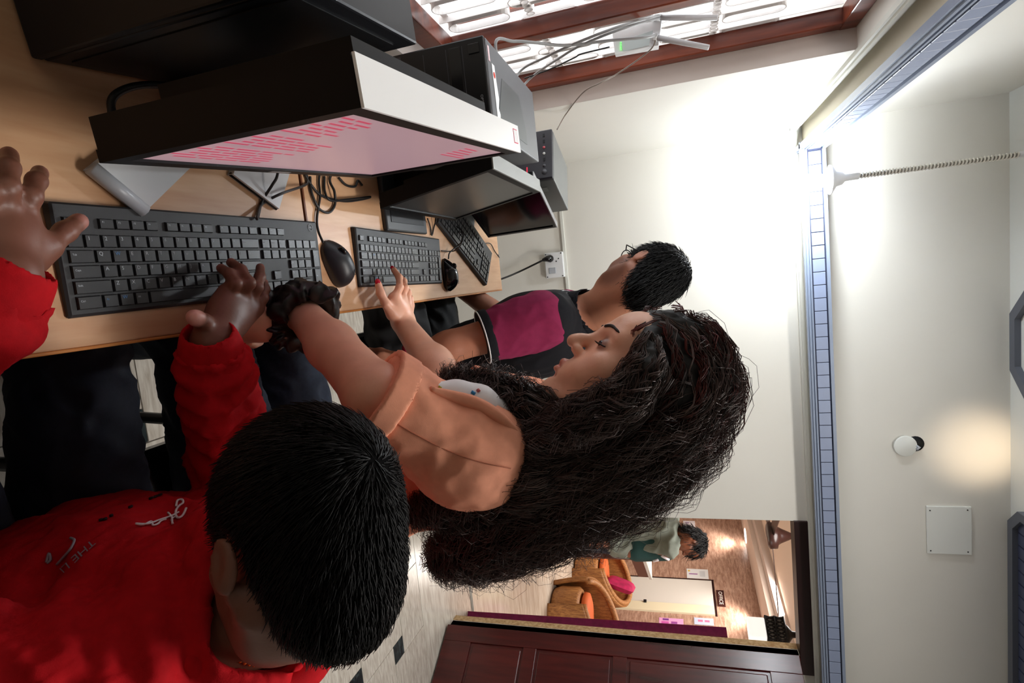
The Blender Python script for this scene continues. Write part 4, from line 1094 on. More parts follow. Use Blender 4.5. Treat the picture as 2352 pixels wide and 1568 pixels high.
def head_prims(female=False, ears=True, nose=1.0, ear=1.0, epos=1.0):
    P = [ell((0, -0.012, 0.035), (0.073, 0.094, 0.083), k=0.03),
         ell((0, 0.030, -0.035), (0.056, 0.056, 0.074), k=0.03),
         ell((0, 0.055, 0.045), (0.052, 0.036, 0.045), k=0.03)]
    jw = 0.043 if female else 0.049
    for s in (-1, 1):
        P += [rcone((s * (jw + 0.006), -0.008, -0.045), (s * 0.022, 0.056, -0.094), 0.021, 0.016, 0.025),
              ell((s * 0.042, 0.050, -0.022), (0.024, 0.026, 0.022), k=0.02),
              ell((s * 0.030, 0.064, -0.050), (0.022, 0.020, 0.020), k=0.02)]
    P += [ell((0, 0.069, -0.102), (0.019, 0.019, 0.018), k=0.02),
          ell((0, 0.070, -0.066), (0.027, 0.019, 0.022), k=0.018)]
    # brow
    for s in (-1, 1): P.append(rcone((s * 0.008, 0.084, 0.022), (s * 0.042, 0.070, 0.026), 0.0085, 0.007, 0.016))
    # sockets
    for s in (-1, 1): P.append(ell((s * 0.031, 0.091, 0.006), (0.0165, 0.014, 0.011), k=0.012, op='-'))
    # lids over the eyeball
    for s in (-1, 1):
        P.append(ell((s * 0.031, 0.0725, 0.0045), (0.0155, 0.0125, 0.0125), k=0.004))
    # nose
    P += [rcone((0, 0.083, 0.016), (0, 0.104 * nose, -0.018), 0.0075, 0.0085, 0.012),
          rcone((0, 0.103 * nose, -0.016), (0, 0.108 * nose, -0.025), 0.009, 0.0105, 0.008)]
    for s in (-1, 1):
        P.append(ell((s * 0.0115, 0.093, -0.029), (0.0078, 0.011, 0.0075), k=0.006))
        P.append(ell((s * 0.0065, 0.101, -0.037), (0.0036, 0.0055, 0.0042), k=0.003, op='-'))
    # mouth
    P += [rcone((-0.020, 0.080, -0.0600), (0, 0.0905, -0.0575), 0.0045, 0.0062, 0.006), rcone((0.020, 0.080, -0.0600), (0, 0.0905, -0.0575), 0.0045, 0.0062, 0.006),
          rcone((-0.018, 0.078, -0.0690), (0, 0.0875, -0.0715), 0.0045, 0.0072, 0.006), rcone((0.018, 0.078, -0.0690), (0, 0.0875, -0.0715), 0.0045, 0.0072, 0.006),
          rcone((-0.024, 0.078, -0.0645), (0, 0.097, -0.0645), 0.0014, 0.0016, 0.003, '-'), rcone((0.024, 0.078, -0.0645), (0, 0.097, -0.0645), 0.0014, 0.0016, 0.003, '-'),
          ell((0, 0.089, -0.080), (0.018, 0.006, 0.004), k=0.006, op='-')]
    if ears:
        for s in (-1, 1):
            c, s_ = math.cos(0.35), math.sin(0.35)
            Re = np.array([[c, s * s_, 0], [-s * s_, c, 0], [0, 0, 1]])
            P += [ell((s * 0.078 * epos, -0.012, -0.004), (0.0075 * ear, 0.018 * ear, 0.031 * ear), Re, 0.008),
                  ell((s * (0.078 * epos + 0.0085 * ear), -0.010, 0.000), (0.005, 0.010 * ear, 0.018 * ear), Re, 0.005, '-'),
                  ell((s * 0.074, -0.006, -0.030), (0.006, 0.009, 0.010), Re, 0.006)]
    return P

def hand_prims(wrist, knuckles, fingers, rw=0.026, rk=0.0125, k=0.010, fr=None):
    """wrist point, list of knuckle points, list of polylines (knuckle..tip)"""
    P = []
    w0 = np.array(wrist, float)
    for kn in knuckles:
        P.append(rcone(w0 * 0.8 + np.array(kn) * 0.2, kn, rw * 0.62, rk, 0.014))
    for f, r in zip(fingers, fr):
        n = len(f); rs = [r * (1.0 - 0.22 * i / (n - 1)) for i in range(n)]
        P += chain([np.array(x, float) for x in f], rs, 0.006)
    return P

# strands of hair as thin three-sided tubes, all in one mesh
def strand_mesh(name, paths, rad, cols=None):
    """paths: (N, S, 3); rad: scalar or (S,) ; cols (N,3)"""
    P = np.asarray(paths, float); N, Sg, _ = P.shape
    T = np.gradient(P, axis=1); T /= np.linalg.norm(T, axis=2, keepdims=True) + 1e-12
    ref = np.array([0.31, 0.42, 0.85]); A = np.cross(T, ref); A /= np.linalg.norm(A, axis=2, keepdims=True) + 1e-12
    B = np.cross(T, A)
    r = (np.full(Sg, rad) if np.isscalar(rad) else np.asarray(rad))[None, :, None]
    V = np.stack([P + r * (math.cos(t) * A + math.sin(t) * B) for t in (0, 2.094, 4.189)], 2).reshape(-1, 3)
    base = (np.arange(N)[:, None] * Sg + np.arange(Sg - 1)[None]) * 3
    Q = []
    for i in range(3):
        j = (i + 1) % 3
        Q.append(np.stack([base + i, base + j, base + 3 + j, base + 3 + i], 2).reshape(-1, 4))
    Q = np.concatenate(Q)
    col = None if cols is None else [np.repeat(np.asarray(cols), Sg * 3, 0)]
    me, _, _ = npmesh(name, [(V, Q)], col)
    return me
from mathutils.bvhtree import BVHTree
def bvh(V, Q): return BVHTree.FromPolygons([tuple(p) for p in V], [tuple(int(i) for i in q) for q in Q])
def drape(tree, pxs, off=0.002):
    """points where the view rays through the given picture points meet a surface, lifted a little"""
    out = []
    for (x, y) in pxs:
        d = Vector(ray(x, y)).normalized()
        hit, nrm, _, _ = tree.ray_cast(Vector(CAM), d)
        if hit is not None:
            if nrm.dot(d) > 0: nrm = -nrm
            out.append(np.array(hit) + np.array(nrm) * off)
    return out

def skin_mat(name, c, rough=0.45):
    return mat(name, c, rough, noise=0.08, nscale=26, bump=0.06, bscale=220, sss=0.12, attr='tint')
def skin_cols(parts, base, marks=()):
    """per-vertex skin tint (linear); marks: (center, radius, colour, strength)"""
    out = []
    b = np.array(S(base)[:3])
    for v, q in parts:
        c = np.tile(b, (len(v), 1))
        for (p, r, col, st) in marks:
            d = np.linalg.norm((v - p) / np.asarray(r), axis=1); w_ = (np.clip(1.35 - d, 0, 0.5) / 0.5 * st)[:, None]
            c = c * (1 - w_) + np.array(S(col)[:3]) * w_
        out.append(c)
    return out

# ------------------------------------------------------------------ the seated child in red
b_neck = atd(598, 1392, 0.60); b_head = atd(700, 1232, 0.525)
b_shL, b_shR = np.array([.335, .325, .80]), np.array([.315, .60, .80])
b_hipL, b_hipR = np.array([.42, .40, .50]), np.array([.41, .56, .50])
b_elL, b_elR = np.array([.20, .205, .655]), atz(535, 1045, .725)
b_wrL, b_wrR = atz(8, 650, .815), atz(484, 792, .805)
hdL, hdR = atz(48, 540, .80), atz(522, 705, .80)
b_knL, b_knR = np.array([-.02, .36, .53]), np.array([.0, .58, .53])
avw = ray(700, 1232); avw = avw / np.linalg.norm(avw)
UPV, RIV = RM[2], RM[0]
phi = math.radians(50)
ia = -1.0 * UPV - .05 * RIV
bf = math.cos(phi) * ia + math.sin(phi) * avw; bu = .05 * UPV - 1.0 * RIV
bR = frame(bf, bu)
SK_B = (122, 78, 62)
hsB = 0.97
Hb = xf(head_prims(ear=.8, epos=1.07), b_head, bR, hsB)
nb = b_head + hsB * (bR @ np.array([0, -0.035, -0.055]))
neckP = [rcone(nb, b_neck, 0.043, 0.050, 0.03)]
torso = [rcone(b_neck + [0, 0, -0.03], b_shL, 0.055, 0.055, 0.05), rcone(b_neck + [0, 0, -0.03], b_shR, 0.055, 0.055, 0.05),
         ell((.345, .465, .74), (.098, .145, .15), k=0.05), ell((.375, .475, .60), (.10, .135, .14), k=0.05), ell((.415, .48, .51), (.115, .15, .09), k=0.05)]
armL = chain([b_shL, b_elL, b_wrL], [0.047, 0.037, 0.025], 0.02)
armR = chain([b_shR, b_elR, b_wrR], [0.047, 0.037, 0.025], 0.02)
legs = chain([b_hipL, b_knL], [0.078, 0.056], 0.03) + chain([b_hipR, b_knR], [0.078, 0.056], 0.03) + \
       chain([b_knL, (-.01, .37, .10)], [0.056, 0.036], 0.02) + chain([b_knR, (.01, .62, .10)], [0.056, 0.036], 0.02)
feet = chain([(.02, .37, .05), (-.14, .36, .035)], [.035, .032], .02) + chain([(.03, .62, .05), (-.13, .62, .035)], [.035, .032], .02)
def Zp(x, y, z): return atz(x, y, z)
fR = [[Zp(522, 670, .802), Zp(541, 652, .817), Zp(528, 629, .805), Zp(508, 616, .786)],
      [Zp(552, 680, .803), Zp(572, 650, .823), Zp(553, 620, .807), Zp(531, 603, .786)],
      [Zp(574, 694, .80), Zp(590, 660, .815), Zp(597, 636, .802), Zp(598, 614, .787)],
      [Zp(588, 708, .795), Zp(604, 684, .805), Zp(609, 664, .795), Zp(607, 648, .786)],
      [Zp(478, 745, .80), Zp(466, 738, .812), Zp(452, 731, .822), Zp(444, 727, .824)]]
handR = hand_prims(b_wrR, [f[0] for f in fR[:4]], fR, 0.027, 0.0115, fr=[.0082, .0085, .0082, .0074, .0104])
handR += [ell(Zp(520, 722, .80), (.026, .026, .016), k=0.015)]
fL = [[Zp(48, 505, .80), Zp(70, 450, .812), Zp(84, 415, .80), Zp(92, 396, .786)],
      [Zp(12, 505, .803), Zp(16, 430, .82), Zp(19, 385, .806), Zp(21, 355, .786)],
      [Zp(-22, 510, .80), Zp(-35, 440, .818), Zp(-38, 400, .804), Zp(-38, 372, .786)],
      [Zp(-50, 525, .796), Zp(-78, 470, .81), Zp(-85, 440, .80), Zp(-88, 418, .787)],
      [Zp(68, 590, .803), Zp(112, 566, .803), Zp(150, 532, .796), Zp(182, 508, .789)]]
handL = hand_prims(b_wrL, [f[0] for f in fL[:4]], fL, 0.028, 0.012, fr=[.0092, .0096, .0092, .008, .0108])
handL += [ell(Zp(30, 565, .803), (.03, .028, .017), k=0.015)]
parts_b = [solid(Hb + neckP, 0.0032), solid(torso + armL + armR + legs + feet + neckP, 0.0075), solid(handR + [rcone(b_wrR * .6 + b_elR * .4, b_wrR, .028, .024, .015)], 0.0026), solid(handL + [rcone(b_wrL * .6 + b_elL * .4, b_wrL, .028, .025, .015)], 0.0026)]
mk = [(f[-1], (.007,) * 3, (172, 116, 104), .8) for f in fR + fL] + [(fR[4][-1], (.011,) * 3, (206, 150, 138), 1.0), (fL[4][-1], (.010,) * 3, (176, 120, 110), .8)]
me, Vb, Qb = npmesh('person', parts_b, skin_cols(parts_b, SK_B, mk))
boy = tag(link('person', me, skin_mat('child_skin', SK_B)), 'child in a red sweatshirt seated with head bowed over the keyboard', 'person')
# sweatshirt
sw_t = grow(torso, 0.020) + grow(armL, 0.015) + grow(armR, 0.015)
sw_t += [rcone(b_neck + [0.03, 0, -0.03], b_neck + [-0.025, 0, -0.04], 0.088, 0.080, 0.03)]
sw_t += [ell((.28, .455, .66), (.06, .12, .11), k=0.05)]
axn = (nb - b_neck) / np.linalg.norm(nb - b_neck)
sw_t += [rcone(b_neck - axn * 0.02, b_neck + axn * 0.12, 0.060, 0.072, 0.008, '-')]
for (wr, el) in ((b_wrL, b_elL), (b_wrR, b_elR)):
    dd = (wr - el) / np.linalg.norm(wr - el); sw_t.append(rcone(wr + dd * 0.03, wr + dd * 0.10, 0.05, 0.05, 0.004, '-'))
sw_t.append(ell((.42, .48, .40), (.3, .3, .085), k=0.006, op='-'))
v, q = solid(sw_t, 0.006)
v = folds(v, q, 0.0042, 75, 5, (0.6, 1.0, 0.5)); v = folds(v, q, 0.0014, 190, 9)
# rings of creases on the reaching sleeve
def sleeve_rings(v, q, a, b, amp, n, seed):
    ab = b - a; L = np.linalg.norm(ab); t = ((v - a) @ ab) / L ** 2; d = np.linalg.norm(v - a - np.clip(t, 0, 1)[:, None] * ab, axis=1)
    m = (t > 0.02) & (t < 0.99) & (d < 0.075)
    nn = vnormals(v, q); ph = t * n * 6.28 + 2.2 * sn(v * 22, seed)
    return v + nn * (m * amp * np.sin(ph))[:, None]
v = sleeve_rings(v, q, b_elR, b_wrR, 0.004, 6, 3); v = sleeve_rings(v, q, b_elL, b_wrL, 0.004, 6, 4)
# deep creases that run down from the armpit and the hood
t0_ = bvh(v, q); gro = []
for px in ([(150, 1312), (215, 1335), (250, 1395), (285, 1480), (310, 1568)], [(200, 1335), (206, 1420), (196, 1500), (185, 1568)], [(398, 1240), (404, 1340), (412, 1450), (440, 1560)], [(60, 1400), (90, 1330), (120, 1290)], [(160, 1320), (220, 1318), (290, 1350)]):
    pp = drape(t0_, px, .001)
    if len(pp) > 2:
        sp_ = spline(pp, 4); gro += [rcone(sp_[i], sp_[i + 1], .0048, .0048, .016, '-') for i in range(len(sp_) - 1)]
v, q = solid(sw_t + gro, 0.0055); v = folds(v, q, 0.0042, 75, 5, (0.6, 1.0, 0.5)); v = folds(v, q, 0.0014, 190, 9)
v = sleeve_rings(v, q, b_elR, b_wrR, 0.004, 6, 3); v = sleeve_rings(v, q, b_elL, b_wrL, 0.004, 6, 4)
M_red = mat('red_fleece', (188, 14, 26), 0.85, noise=0.12, nscale=90, bump=0.12, bscale=900, spec=0.2)
me, Vs, Qs = npmesh('sweatshirt', [(v, q)])
swo = link('sweatshirt', me, M_red, boy)
treeS = bvh(Vs, Qs)
for (wr, el) in ((b_wrR, b_elR), (b_wrL, b_elL)):
    dd = (wr - el) / np.linalg.norm(wr - el)
    c = [wr - dd * 0.036, wr - dd * 0.02, wr - dd * 0.002, wr + dd * 0.008]
    me, _, _ = npmesh('cuff', [solid(chain(c, [.042, .037, .033, .031], .01) + [rcone(wr + dd * .004, wr + dd * .06, .026, .026, .004, '-')], .003)]); link('cuff', me, M_red, swo)
# rolled collar
ex = np.cross(axn, [0, 0, 1.0]); ex /= np.linalg.norm(ex); ey = np.cross(axn, ex)
ring = [b_neck + axn * 0.016 + np.array([.012, 0, 0]) + 0.074 * (math.cos(a) * ex + math.sin(a) * ey) for a in np.linspace(0, 2 * math.pi, 40)]
MB().tube(ring, 0.019, 12, False).build('collar', M_red, swo)
bead = [b_neck + axn * 0.030 + 0.0545 * (math.cos(a) * ex + math.sin(a) * ey) for a in np.linspace(0, 2 * math.pi, 70)]
bd = MB()
for p in bead[:-1]:
    bd.lathe([(0.0008, -0.002), (0.0022, 0), (0.0008, 0.002)], 6, Matrix.Translation(tuple(p)))
bo_ = bd.build('bead_necklace', mat('orange_beads', (226, 92, 20), 0.4), boy); bo_['kind'] = 'stuff'
# printed front
def on_shirt(px, r, name, m, n=5):
    pts = drape(treeS, px, 0.0022)
    if len(pts) > 2: MB().tube(spline(pts, n), r, 6).build(name, m, swo)
M_wp = mat('white_print', (232, 226, 232), 0.7); M_gp = mat('grey_print', (150, 146, 158), 0.7); M_dp = mat('dark_print', (26, 4, 8), 0.8)
on_shirt([(403, 1166), (407, 1153), (418, 1150), (421, 1157), (411, 1164), (404, 1176), (405, 1188), (414, 1192), (424, 1184), (430, 1169)], 0.0014, 'script_print', M_wp)
on_shirt([(412, 1178), (400, 1184), (385, 1190), (365, 1198), (340, 1207), (311, 1205), (330, 1209), (345, 1200), (350, 1210), (362, 1206), (368, 1200), (380, 1196)], 0.0011, 'script_print', M_wp)
on_shirt([(386, 1180), (393, 1190), (398, 1206)], 0.0012, 'script_print', M_wp); on_shirt([(400, 1190), (392, 1196), (397, 1206)], 0.0010, 'script_print', M_wp)
on_shirt([(164, 1238), (172, 1244), (166, 1262), (150, 1280), (135, 1296)], 0.0013, 'figure_print', M_gp); on_shirt([(108, 1290), (116, 1271), (119, 1283), (110, 1292)], 0.0013, 'figure_print', M_gp)
for (x, y) in ((347, 1146), (358, 1142), (368, 1138), (232, 1196), (242, 1194), (256, 1186), (300, 1166)):
    pts = drape(treeS, [(x - 4, y + 2), (x + 4, y - 1)], 0.0018)
    if len(pts) == 2: MB().tube(pts, 0.0016, 5).build('dark_print', M_dp, swo)
def shirt_text(s, p0, p1, hgt):
    """lettering laid on the cloth along the picture line p0-p1"""
    v_, f_ = text_geo(s); w_ = v_[:, 0].max(); p0, p1 = np.array(p0, float), np.array(p1, float)
    dx = (p1 - p0) / w_; n_ = np.array([-(p1 - p0)[1], (p1 - p0)[0]]); n_ = -n_ / np.linalg.norm(n_) * hgt / 0.72
    vv = []
    for p in v_:
        q_ = p0 + dx * p[0] + n_ * p[1]; d = drape(treeS, [tuple(q_)], 0.0018)
        vv.append(d[0] if d else np.array([.3, .46, .7]))
    MB().add(vv, f_).build('lettering', M_gp, swo)
shirt_text('THE LI', (213, 1240), (140, 1306), 15)
# jeans and shoes
jn = grow(legs, 0.013) + [ell((.415, .48, .50), (.128, .165, .085), k=.04)]
v, q = solid(jn, 0.007); v = folds(v, q, 0.0035, 90, 12)
me, _, _ = npmesh('jeans', [(v, q)]); link('jeans', me, mat('navy_denim', (20, 26, 44), 0.8, noise=.2, nscale=120, bump=.1, bscale=900), boy)
for fz in ([(.02, .37, .05), (-.14, .36, .035)], [(.03, .62, .05), (-.13, .62, .035)]):
    me, _, _ = npmesh('shoe', [solid(chain(fz, [.046, .042], .02) + [ell((fz[0][0] - .06, fz[0][1], -.055), (.3, .2, .058), k=.004, op='-')], .006)]); link('shoe', me, M_black, boy)

# short straight hair: scalp cap plus strands flowing from the crown
def short_hair(person, O, R, s, whorl, base_len, n, col, back_low, front, seed, jitter=.25, rad=.00065, lift=.35, fringe=None):
    r = np.random.default_rng(seed)
    cc, rr = np.array([0, -0.014, 0.037]), np.array([0.080, 0.100, 0.089])
    # cap
    cap = [ell(cc, rr, k=.02), ell((0, -0.050, -0.028), (0.062, 0.060, 0.078), k=.03),
           ell((0, 0.085, -0.055), (0.085, 0.075, 0.085), k=.006, op='-'), ell((0, 0.075, -0.15), (0.14, 0.16, 0.092), k=.01, op='-'), ell((0, -.02, -.19), (.2, .2, .085), k=.01, op='-')]
    for sd in (-1, 1): cap.append(ell((sd * 0.085, 0.000, -0.012), (0.032, 0.028, 0.038), k=.008, op='-'))
    v, q = solid(xf(cap, O, R, s), 0.004)
    me, _, _ = npmesh('hair', [(v, q)]); ho = link('hair', me, mat('matte_scalp_hair', (10, 9, 10), .95, spec=.05), person)
    v0 = v.copy(); nn = vnormals(v, q)
    loc = (v - O) @ R / s
    ok = np.where((np.linalg.norm((loc - cc) / rr, axis=1) > .86))[0]
    ids = r.choice(ok, n)
    p = v0[ids]; nv = nn[ids]; lp = loc[ids]
    wv = np.array(whorl, float); wv /= np.linalg.norm(wv)
    wl = cc + wv * rr
    dirl = lp - wl; dirw = dirl @ R.T
    dirw += 0.35 * np.cross(np.tile(R @ wv, (n, 1)), dirw)
    t = dirw - nv * (dirw * nv).sum(1, keepdims=True); t /= np.linalg.norm(t, axis=1, keepdims=True) + 1e-9
    t = t + r.normal(size=t.shape) * jitter; 
    L = base_len * s * r.uniform(.55, 1.15, n)
    Sg = 5; paths = np.zeros((n, Sg, 3))
    for k in range(Sg):
        u_ = k / (Sg - 1)
        paths[:, k] = p + nv * 0.0004 + nv * (lift * L * (u_ - 0.62 * u_ ** 2))[:, None] + t * (L * u_)[:, None] + (np.array([0, 0, -1.0]) * (0.25 * L * u_ ** 2)[:, None])
    me = strand_mesh('hair_strands', paths, np.array([1, 1, .9, .7, .3]) * rad)
    o = link('hair_strands', me, col, ho); o['kind'] = 'stuff'
    return ho
M_hair = mat('black_hair', (13, 12, 14), 0.5, spec=0.28)
short_hair(boy, b_head, bR, hsB, (0.1, -0.95, 0.35), 0.016, 14500, M_hair, 0, 0, 21, jitter=.13, lift=.22, rad=.00055)

# his black chair
bc = thing('office_chair', 'black padded chair under the child in red', 'chair', (.45, .46, 0))
MB().box((-.22, -.21, .36), (.2, .19, .408), .03).build('seat', M_blackm, bc)
pA, pB = atz(690, 1500, .74), atz(800, 1568, .74)
MB().box((.135, -.21, .47), (.175, .315, .745), .02).build('backrest', M_blackm, bc)
MB().tube([(.0, 0, .05), (0, 0, .36)], .028, 12).build('gas_post', M_black, bc)
MB().tube([(.1, 0, .37), (.19, 0, .39), (.186, 0, .62)], .014, 8).build('back_bar', M_black, bc)
for k in range(5):
    a = 2 * math.pi * k / 5 + .3
    MB().tube([(0, 0, .07), (.2 * math.cos(a), .2 * math.sin(a), .045)], [.022, .014], 8).build('base_leg', M_black, bc)
    MB().lathe([(.024, -.01), (.024, .01)], 14, Matrix.Translation((.2 * math.cos(a), .2 * math.sin(a), .0245)) @ Matrix.Rotation(math.pi / 2, 4, 'X')).build('castor', M_black, bc)

# ------------------------------------------------------------------ the woman with curly hair
SK_W = (236, 178, 150)
w_head = atd(1447, 886, 0.78); wR = frame(-.62 * UPV - .78 * RIV, .78 * UPV - .62 * RIV); hsW = 0.92
w_neck = np.array([.245, .825, 1.125])
w_shL, w_shR = np.array([.222, .675, 1.085]), np.array([.255, .985, 1.085])
w_elL = atd(862, 905, .685); w_wrL = atz(682, 706, .795)
w_elR = atd(1040, 900, 1.0); w_wrR = atz(926, 742, .805)
w_hipL, w_hipR = np.array([.41, .795, .57]), np.array([.41, .96, .57])
w_knL, w_knR = np.array([.00, .785, .545]), np.array([.00, .99, .545])
Hw = xf(head_prims(True, ears=True, nose=1.0), w_head, wR, hsW)
nbw = w_head + hsW * (wR @ np.array([0, -0.032, -0.05]))
neckW = [rcone(nbw, w_neck, 0.045, 0.050, 0.03)]
torsoW = [rcone(w_neck + [0.01, 0, -0.045], w_shL, 0.05, 0.052, 0.05), rcone(w_neck + [0.01, 0, -0.045], w_shR, 0.05, 0.052, 0.05),
          ell((.275, .83, .985), (.098, .145, .14), k=0.05), ell((.225, .83, .93), (.075, .125, .085), k=0.05),
          ell((.335, .84, .79), (.095, .13, .15), k=0.06), ell((.40, .86, .62), (.125, .16, .12), k=0.06)]
arL = chain([w_shL, w_elL, w_elL * .5 + w_wrL * .5, w_wrL], [0.048, 0.0365, 0.0325, 0.0235], 0.02)
arR = chain([w_shR, w_elR, w_wrR], [0.046, 0.037, 0.0235], 0.02) + [ell(w_elR * .65 + w_wrR * .35, (.035, .035, .035), k=.03)]
legW = chain([w_hipL, w_knL, (.02, .79, .10)], [.088, .062, .038], .03) + chain([w_hipR, w_knR, (.02, 1.0, .10)], [.088, .062, .038], .03)
fw_ = [[Zp(558, 733, .775), Zp(578, 716, .782), Zp(606, 703, .783), Zp(636, 690, .785)],
       [Zp(552, 745, .765), Zp(543, 758, .752), Zp(551, 772, .742), Zp(566, 776, .742)],
       [Zp(558, 757, .757), Zp(552, 772, .742), Zp(563, 783, .733), Zp(580, 784, .734)],
       [Zp(570, 766, .75), Zp(570, 781, .736), Zp(582, 789, .73), Zp(597, 786, .732)],
       [Zp(622, 735, .775), Zp(600, 752, .765), Zp(582, 760, .757), Zp(566, 762, .755)]]
hwL = hand_prims(w_wrL, [f[0] for f in fw_[:4]], fw_, .026, .0115, fr=[.0085, .0088, .0085, .0078, .0095]) + [ell(Zp(605, 738, .772), (.03, .03, .022), k=.02)]
fwR = [[Zp(905, 684, .808), Zp(918, 660, .818), Zp(917, 637, .803), Zp(904, 619, .786)],
       [Zp(922, 686, .808), Zp(930, 662, .812), Zp(927, 646, .797), Zp(919, 636, .787)],
       [Zp(934, 692, .803), Zp(937, 672, .805), Zp(930, 660, .790), Zp(920, 658, .782)],
       [Zp(941, 701, .798), Zp(942, 685, .798), Zp(934, 675, .784), Zp(924, 673, .778)],
       [Zp(900, 722, .803), Zp(886, 697, .802), Zp(874, 673, .795), Zp(869, 653, .789)]]
hwR = hand_prims(w_wrR, [f[0] for f in fwR[:4]], fwR, .026, .0112, fr=[.0082, .0085, .008, .0072, .0095]) + [ell(Zp(914, 712, .806), (.027, .027, .017), k=.02)]
parts_w = [solid(Hw + neckW, 0.0026), solid(torsoW + arL + arR + legW + neckW, 0.0065),
           solid(hwL + [rcone(w_wrL * .75 + w_elL * .25, w_wrL, .0275, .0245, .015)], 0.0026), solid(hwR + [rcone(w_wrR * .75 + w_elR * .25, w_wrR, .0265, .0235, .015)], 0.0026)]
def wl_(x, y, z): return w_head + hsW * (wR @ np.array([x, y, z]))
mkw = [(wl_(0, .088, -.058), (.020, .012, .0075), (190, 100, 90), .6), (wl_(0, .086, -.071), (.018, .012, .008), (192, 104, 94), .6),
       (wl_(-.034, .080, .004), (.013, .013, .0085), (96, 62, 62), .8), (wl_(.034, .080, .004), (.013, .013, .0085), (96, 62, 62), .8),
       (wl_(-.048, .052, -.02), (.03,) * 3, (236, 172, 146), .4), (wl_(-.03, -.02, -.07), (.03,) * 3, (206, 136, 114), .4)]
me, Vw, Qw = npmesh('person', parts_w, skin_cols(parts_w, SK_W, mkw))
wom = tag(link('person', me, skin_mat('woman_skin', SK_W, 0.4)), 'woman with long dark curly hair in an orange shirt, seated in profile', 'person')
tface = bvh(*parts_w[0])
M_brow = mat('brow_hair', (36, 24, 22), 0.7)
for sd in (-1, 1):
    bp_ = []
    for p in spline([wl_(sd * .012, .0985, .025), wl_(sd * .028, .094, .0315), wl_(sd * .047, .078, .030)], 5):
        hit, nr_, _, _ = tface.find_nearest(Vector(p)); bp_.append(np.array(hit) + np.array(nr_) * .0004)
    MB().tube(bp_, [.0015] + [.0026] * 6 + [.0020] * 3 + [.0008], 8).build('eyebrow', M_brow, wom)
    ey_ = ell((sd * .031, .0745, .0025), (.0118, .0118, .0080))
    v, q = solid(xf([ey_], w_head, wR, hsW), .0018); me, _, _ = npmesh('eye', [(v, q)]); link('eye', me, mat('dark_eye', (30, 20, 20), 0.15), wom)
    lid = [wl_(sd * (.031 + .0145 * math.cos(a)), .0852 - .010 * abs(math.cos(a)) ** 2, .0025 - .0035 * math.sin(a)) for a in np.linspace(0.1, math.pi - .1, 12)]
    MB().tube(lid, .0011, 6).build('lash_line', M_brow, wom)
    for k in range(2, 11):
        MB().tube([lid[k], lid[k] + hsW * (wR @ np.array([sd * .002, .006, -.002]))], [.0005, .0002], 4).build('eyelash', M_brow, wom)
M_nail = mat('red_nail', (206, 16, 52), 0.15)
for f_, r_ in ((fwR[4], .0078), (fwR[2], .0062), (fwR[0], .006)):
    d_ = f_[3] - f_[2]; d_ /= np.linalg.norm(d_)
    tc2 = CAM - f_[3]; tc2 /= np.linalg.norm(tc2); nrm_ = tc2 - d_ * d_.dot(tc2); nrm_ /= np.linalg.norm(nrm_)
    Rn = np.stack([np.cross(d_, nrm_), d_, nrm_], 1)
    v, q = solid([ell(f_[3] + nrm_ * r_ * .62 + d_ * .003, (r_ * .72, r_ * 1.05, .0026), Rn)], .0012); me, _, _ = npmesh('fingernail', [(v, q)]); link('fingernail', me, M_nail, wom)

# orange overshirt
M_or = mat('orange_cotton', (238, 162, 132), 0.85, noise=.07, nscale=70, bump=.08, bscale=1200, spec=0.2)
upd = (w_elL - w_shL); upd /= np.linalg.norm(upd); cufL = w_shL + upd * 0.155
upr = (w_elR - w_shR); upr /= np.linalg.norm(upr); cufR = w_shR + upr * 0.13
sh = grow(torsoW, 0.012) + [rcone(w_shL, cufL, .064, .060, .05), rcone(w_shR, cufR, .060, .056, .05)]
sh += [rcone(w_neck - [0, 0, .015], nbw + [0, 0, .03], .062, .07, .01, '-'), half(cufL, upd, .12), half(cufR, upr, .12)]
sh += [rcone((.13, .84, 1.12), (.10, .83, .93), .060, .05, .02, '-'), ell((.42, .86, .47), (.35, .35, .075), k=.006, op='-')]
v, q = solid(sh, .0052); v = folds(v, q, .0026, 55, 31, (1, .7, .5)); v = folds(v, q, .0012, 170, 33)
me, Vo, Qo = npmesh('overshirt', [(v, q)]); oro = link('overshirt', me, M_or, wom); treeO = bvh(Vo, Qo)
for c_, d_, r_ in ((cufL, upd, .0615), (cufR, upr, .0575)):
    me, _, _ = npmesh('turned_cuff', [solid([rcone(c_ - d_ * .06, c_ + d_ * .05, r_ + .004, r_ + .001, .01), rcone(c_ - d_ * .08, c_ + d_ * .08, r_ - .006, r_ - .009, .002, '-'), half(c_ + d_ * .004, d_, .3), half(c_ - d_ * .026, -d_, .3)], .003)])
    link('turned_cuff', me, M_or, oro)
M_seam = mat('seam_brown', (176, 104, 78), 0.9)  # darker brown line for the shirt's seams
for px in ([(838, 985), (870, 965), (880, 955)], [(872, 948), (900, 965), (960, 1000), (1030, 1035), (1100, 1060), (1170, 1075), (1215, 1085)]):
    p = drape(treeO, px, .0006)
    if len(p) > 2: MB().tube(spline(p, 8), .0008, 6).build('seam', M_seam, oro)
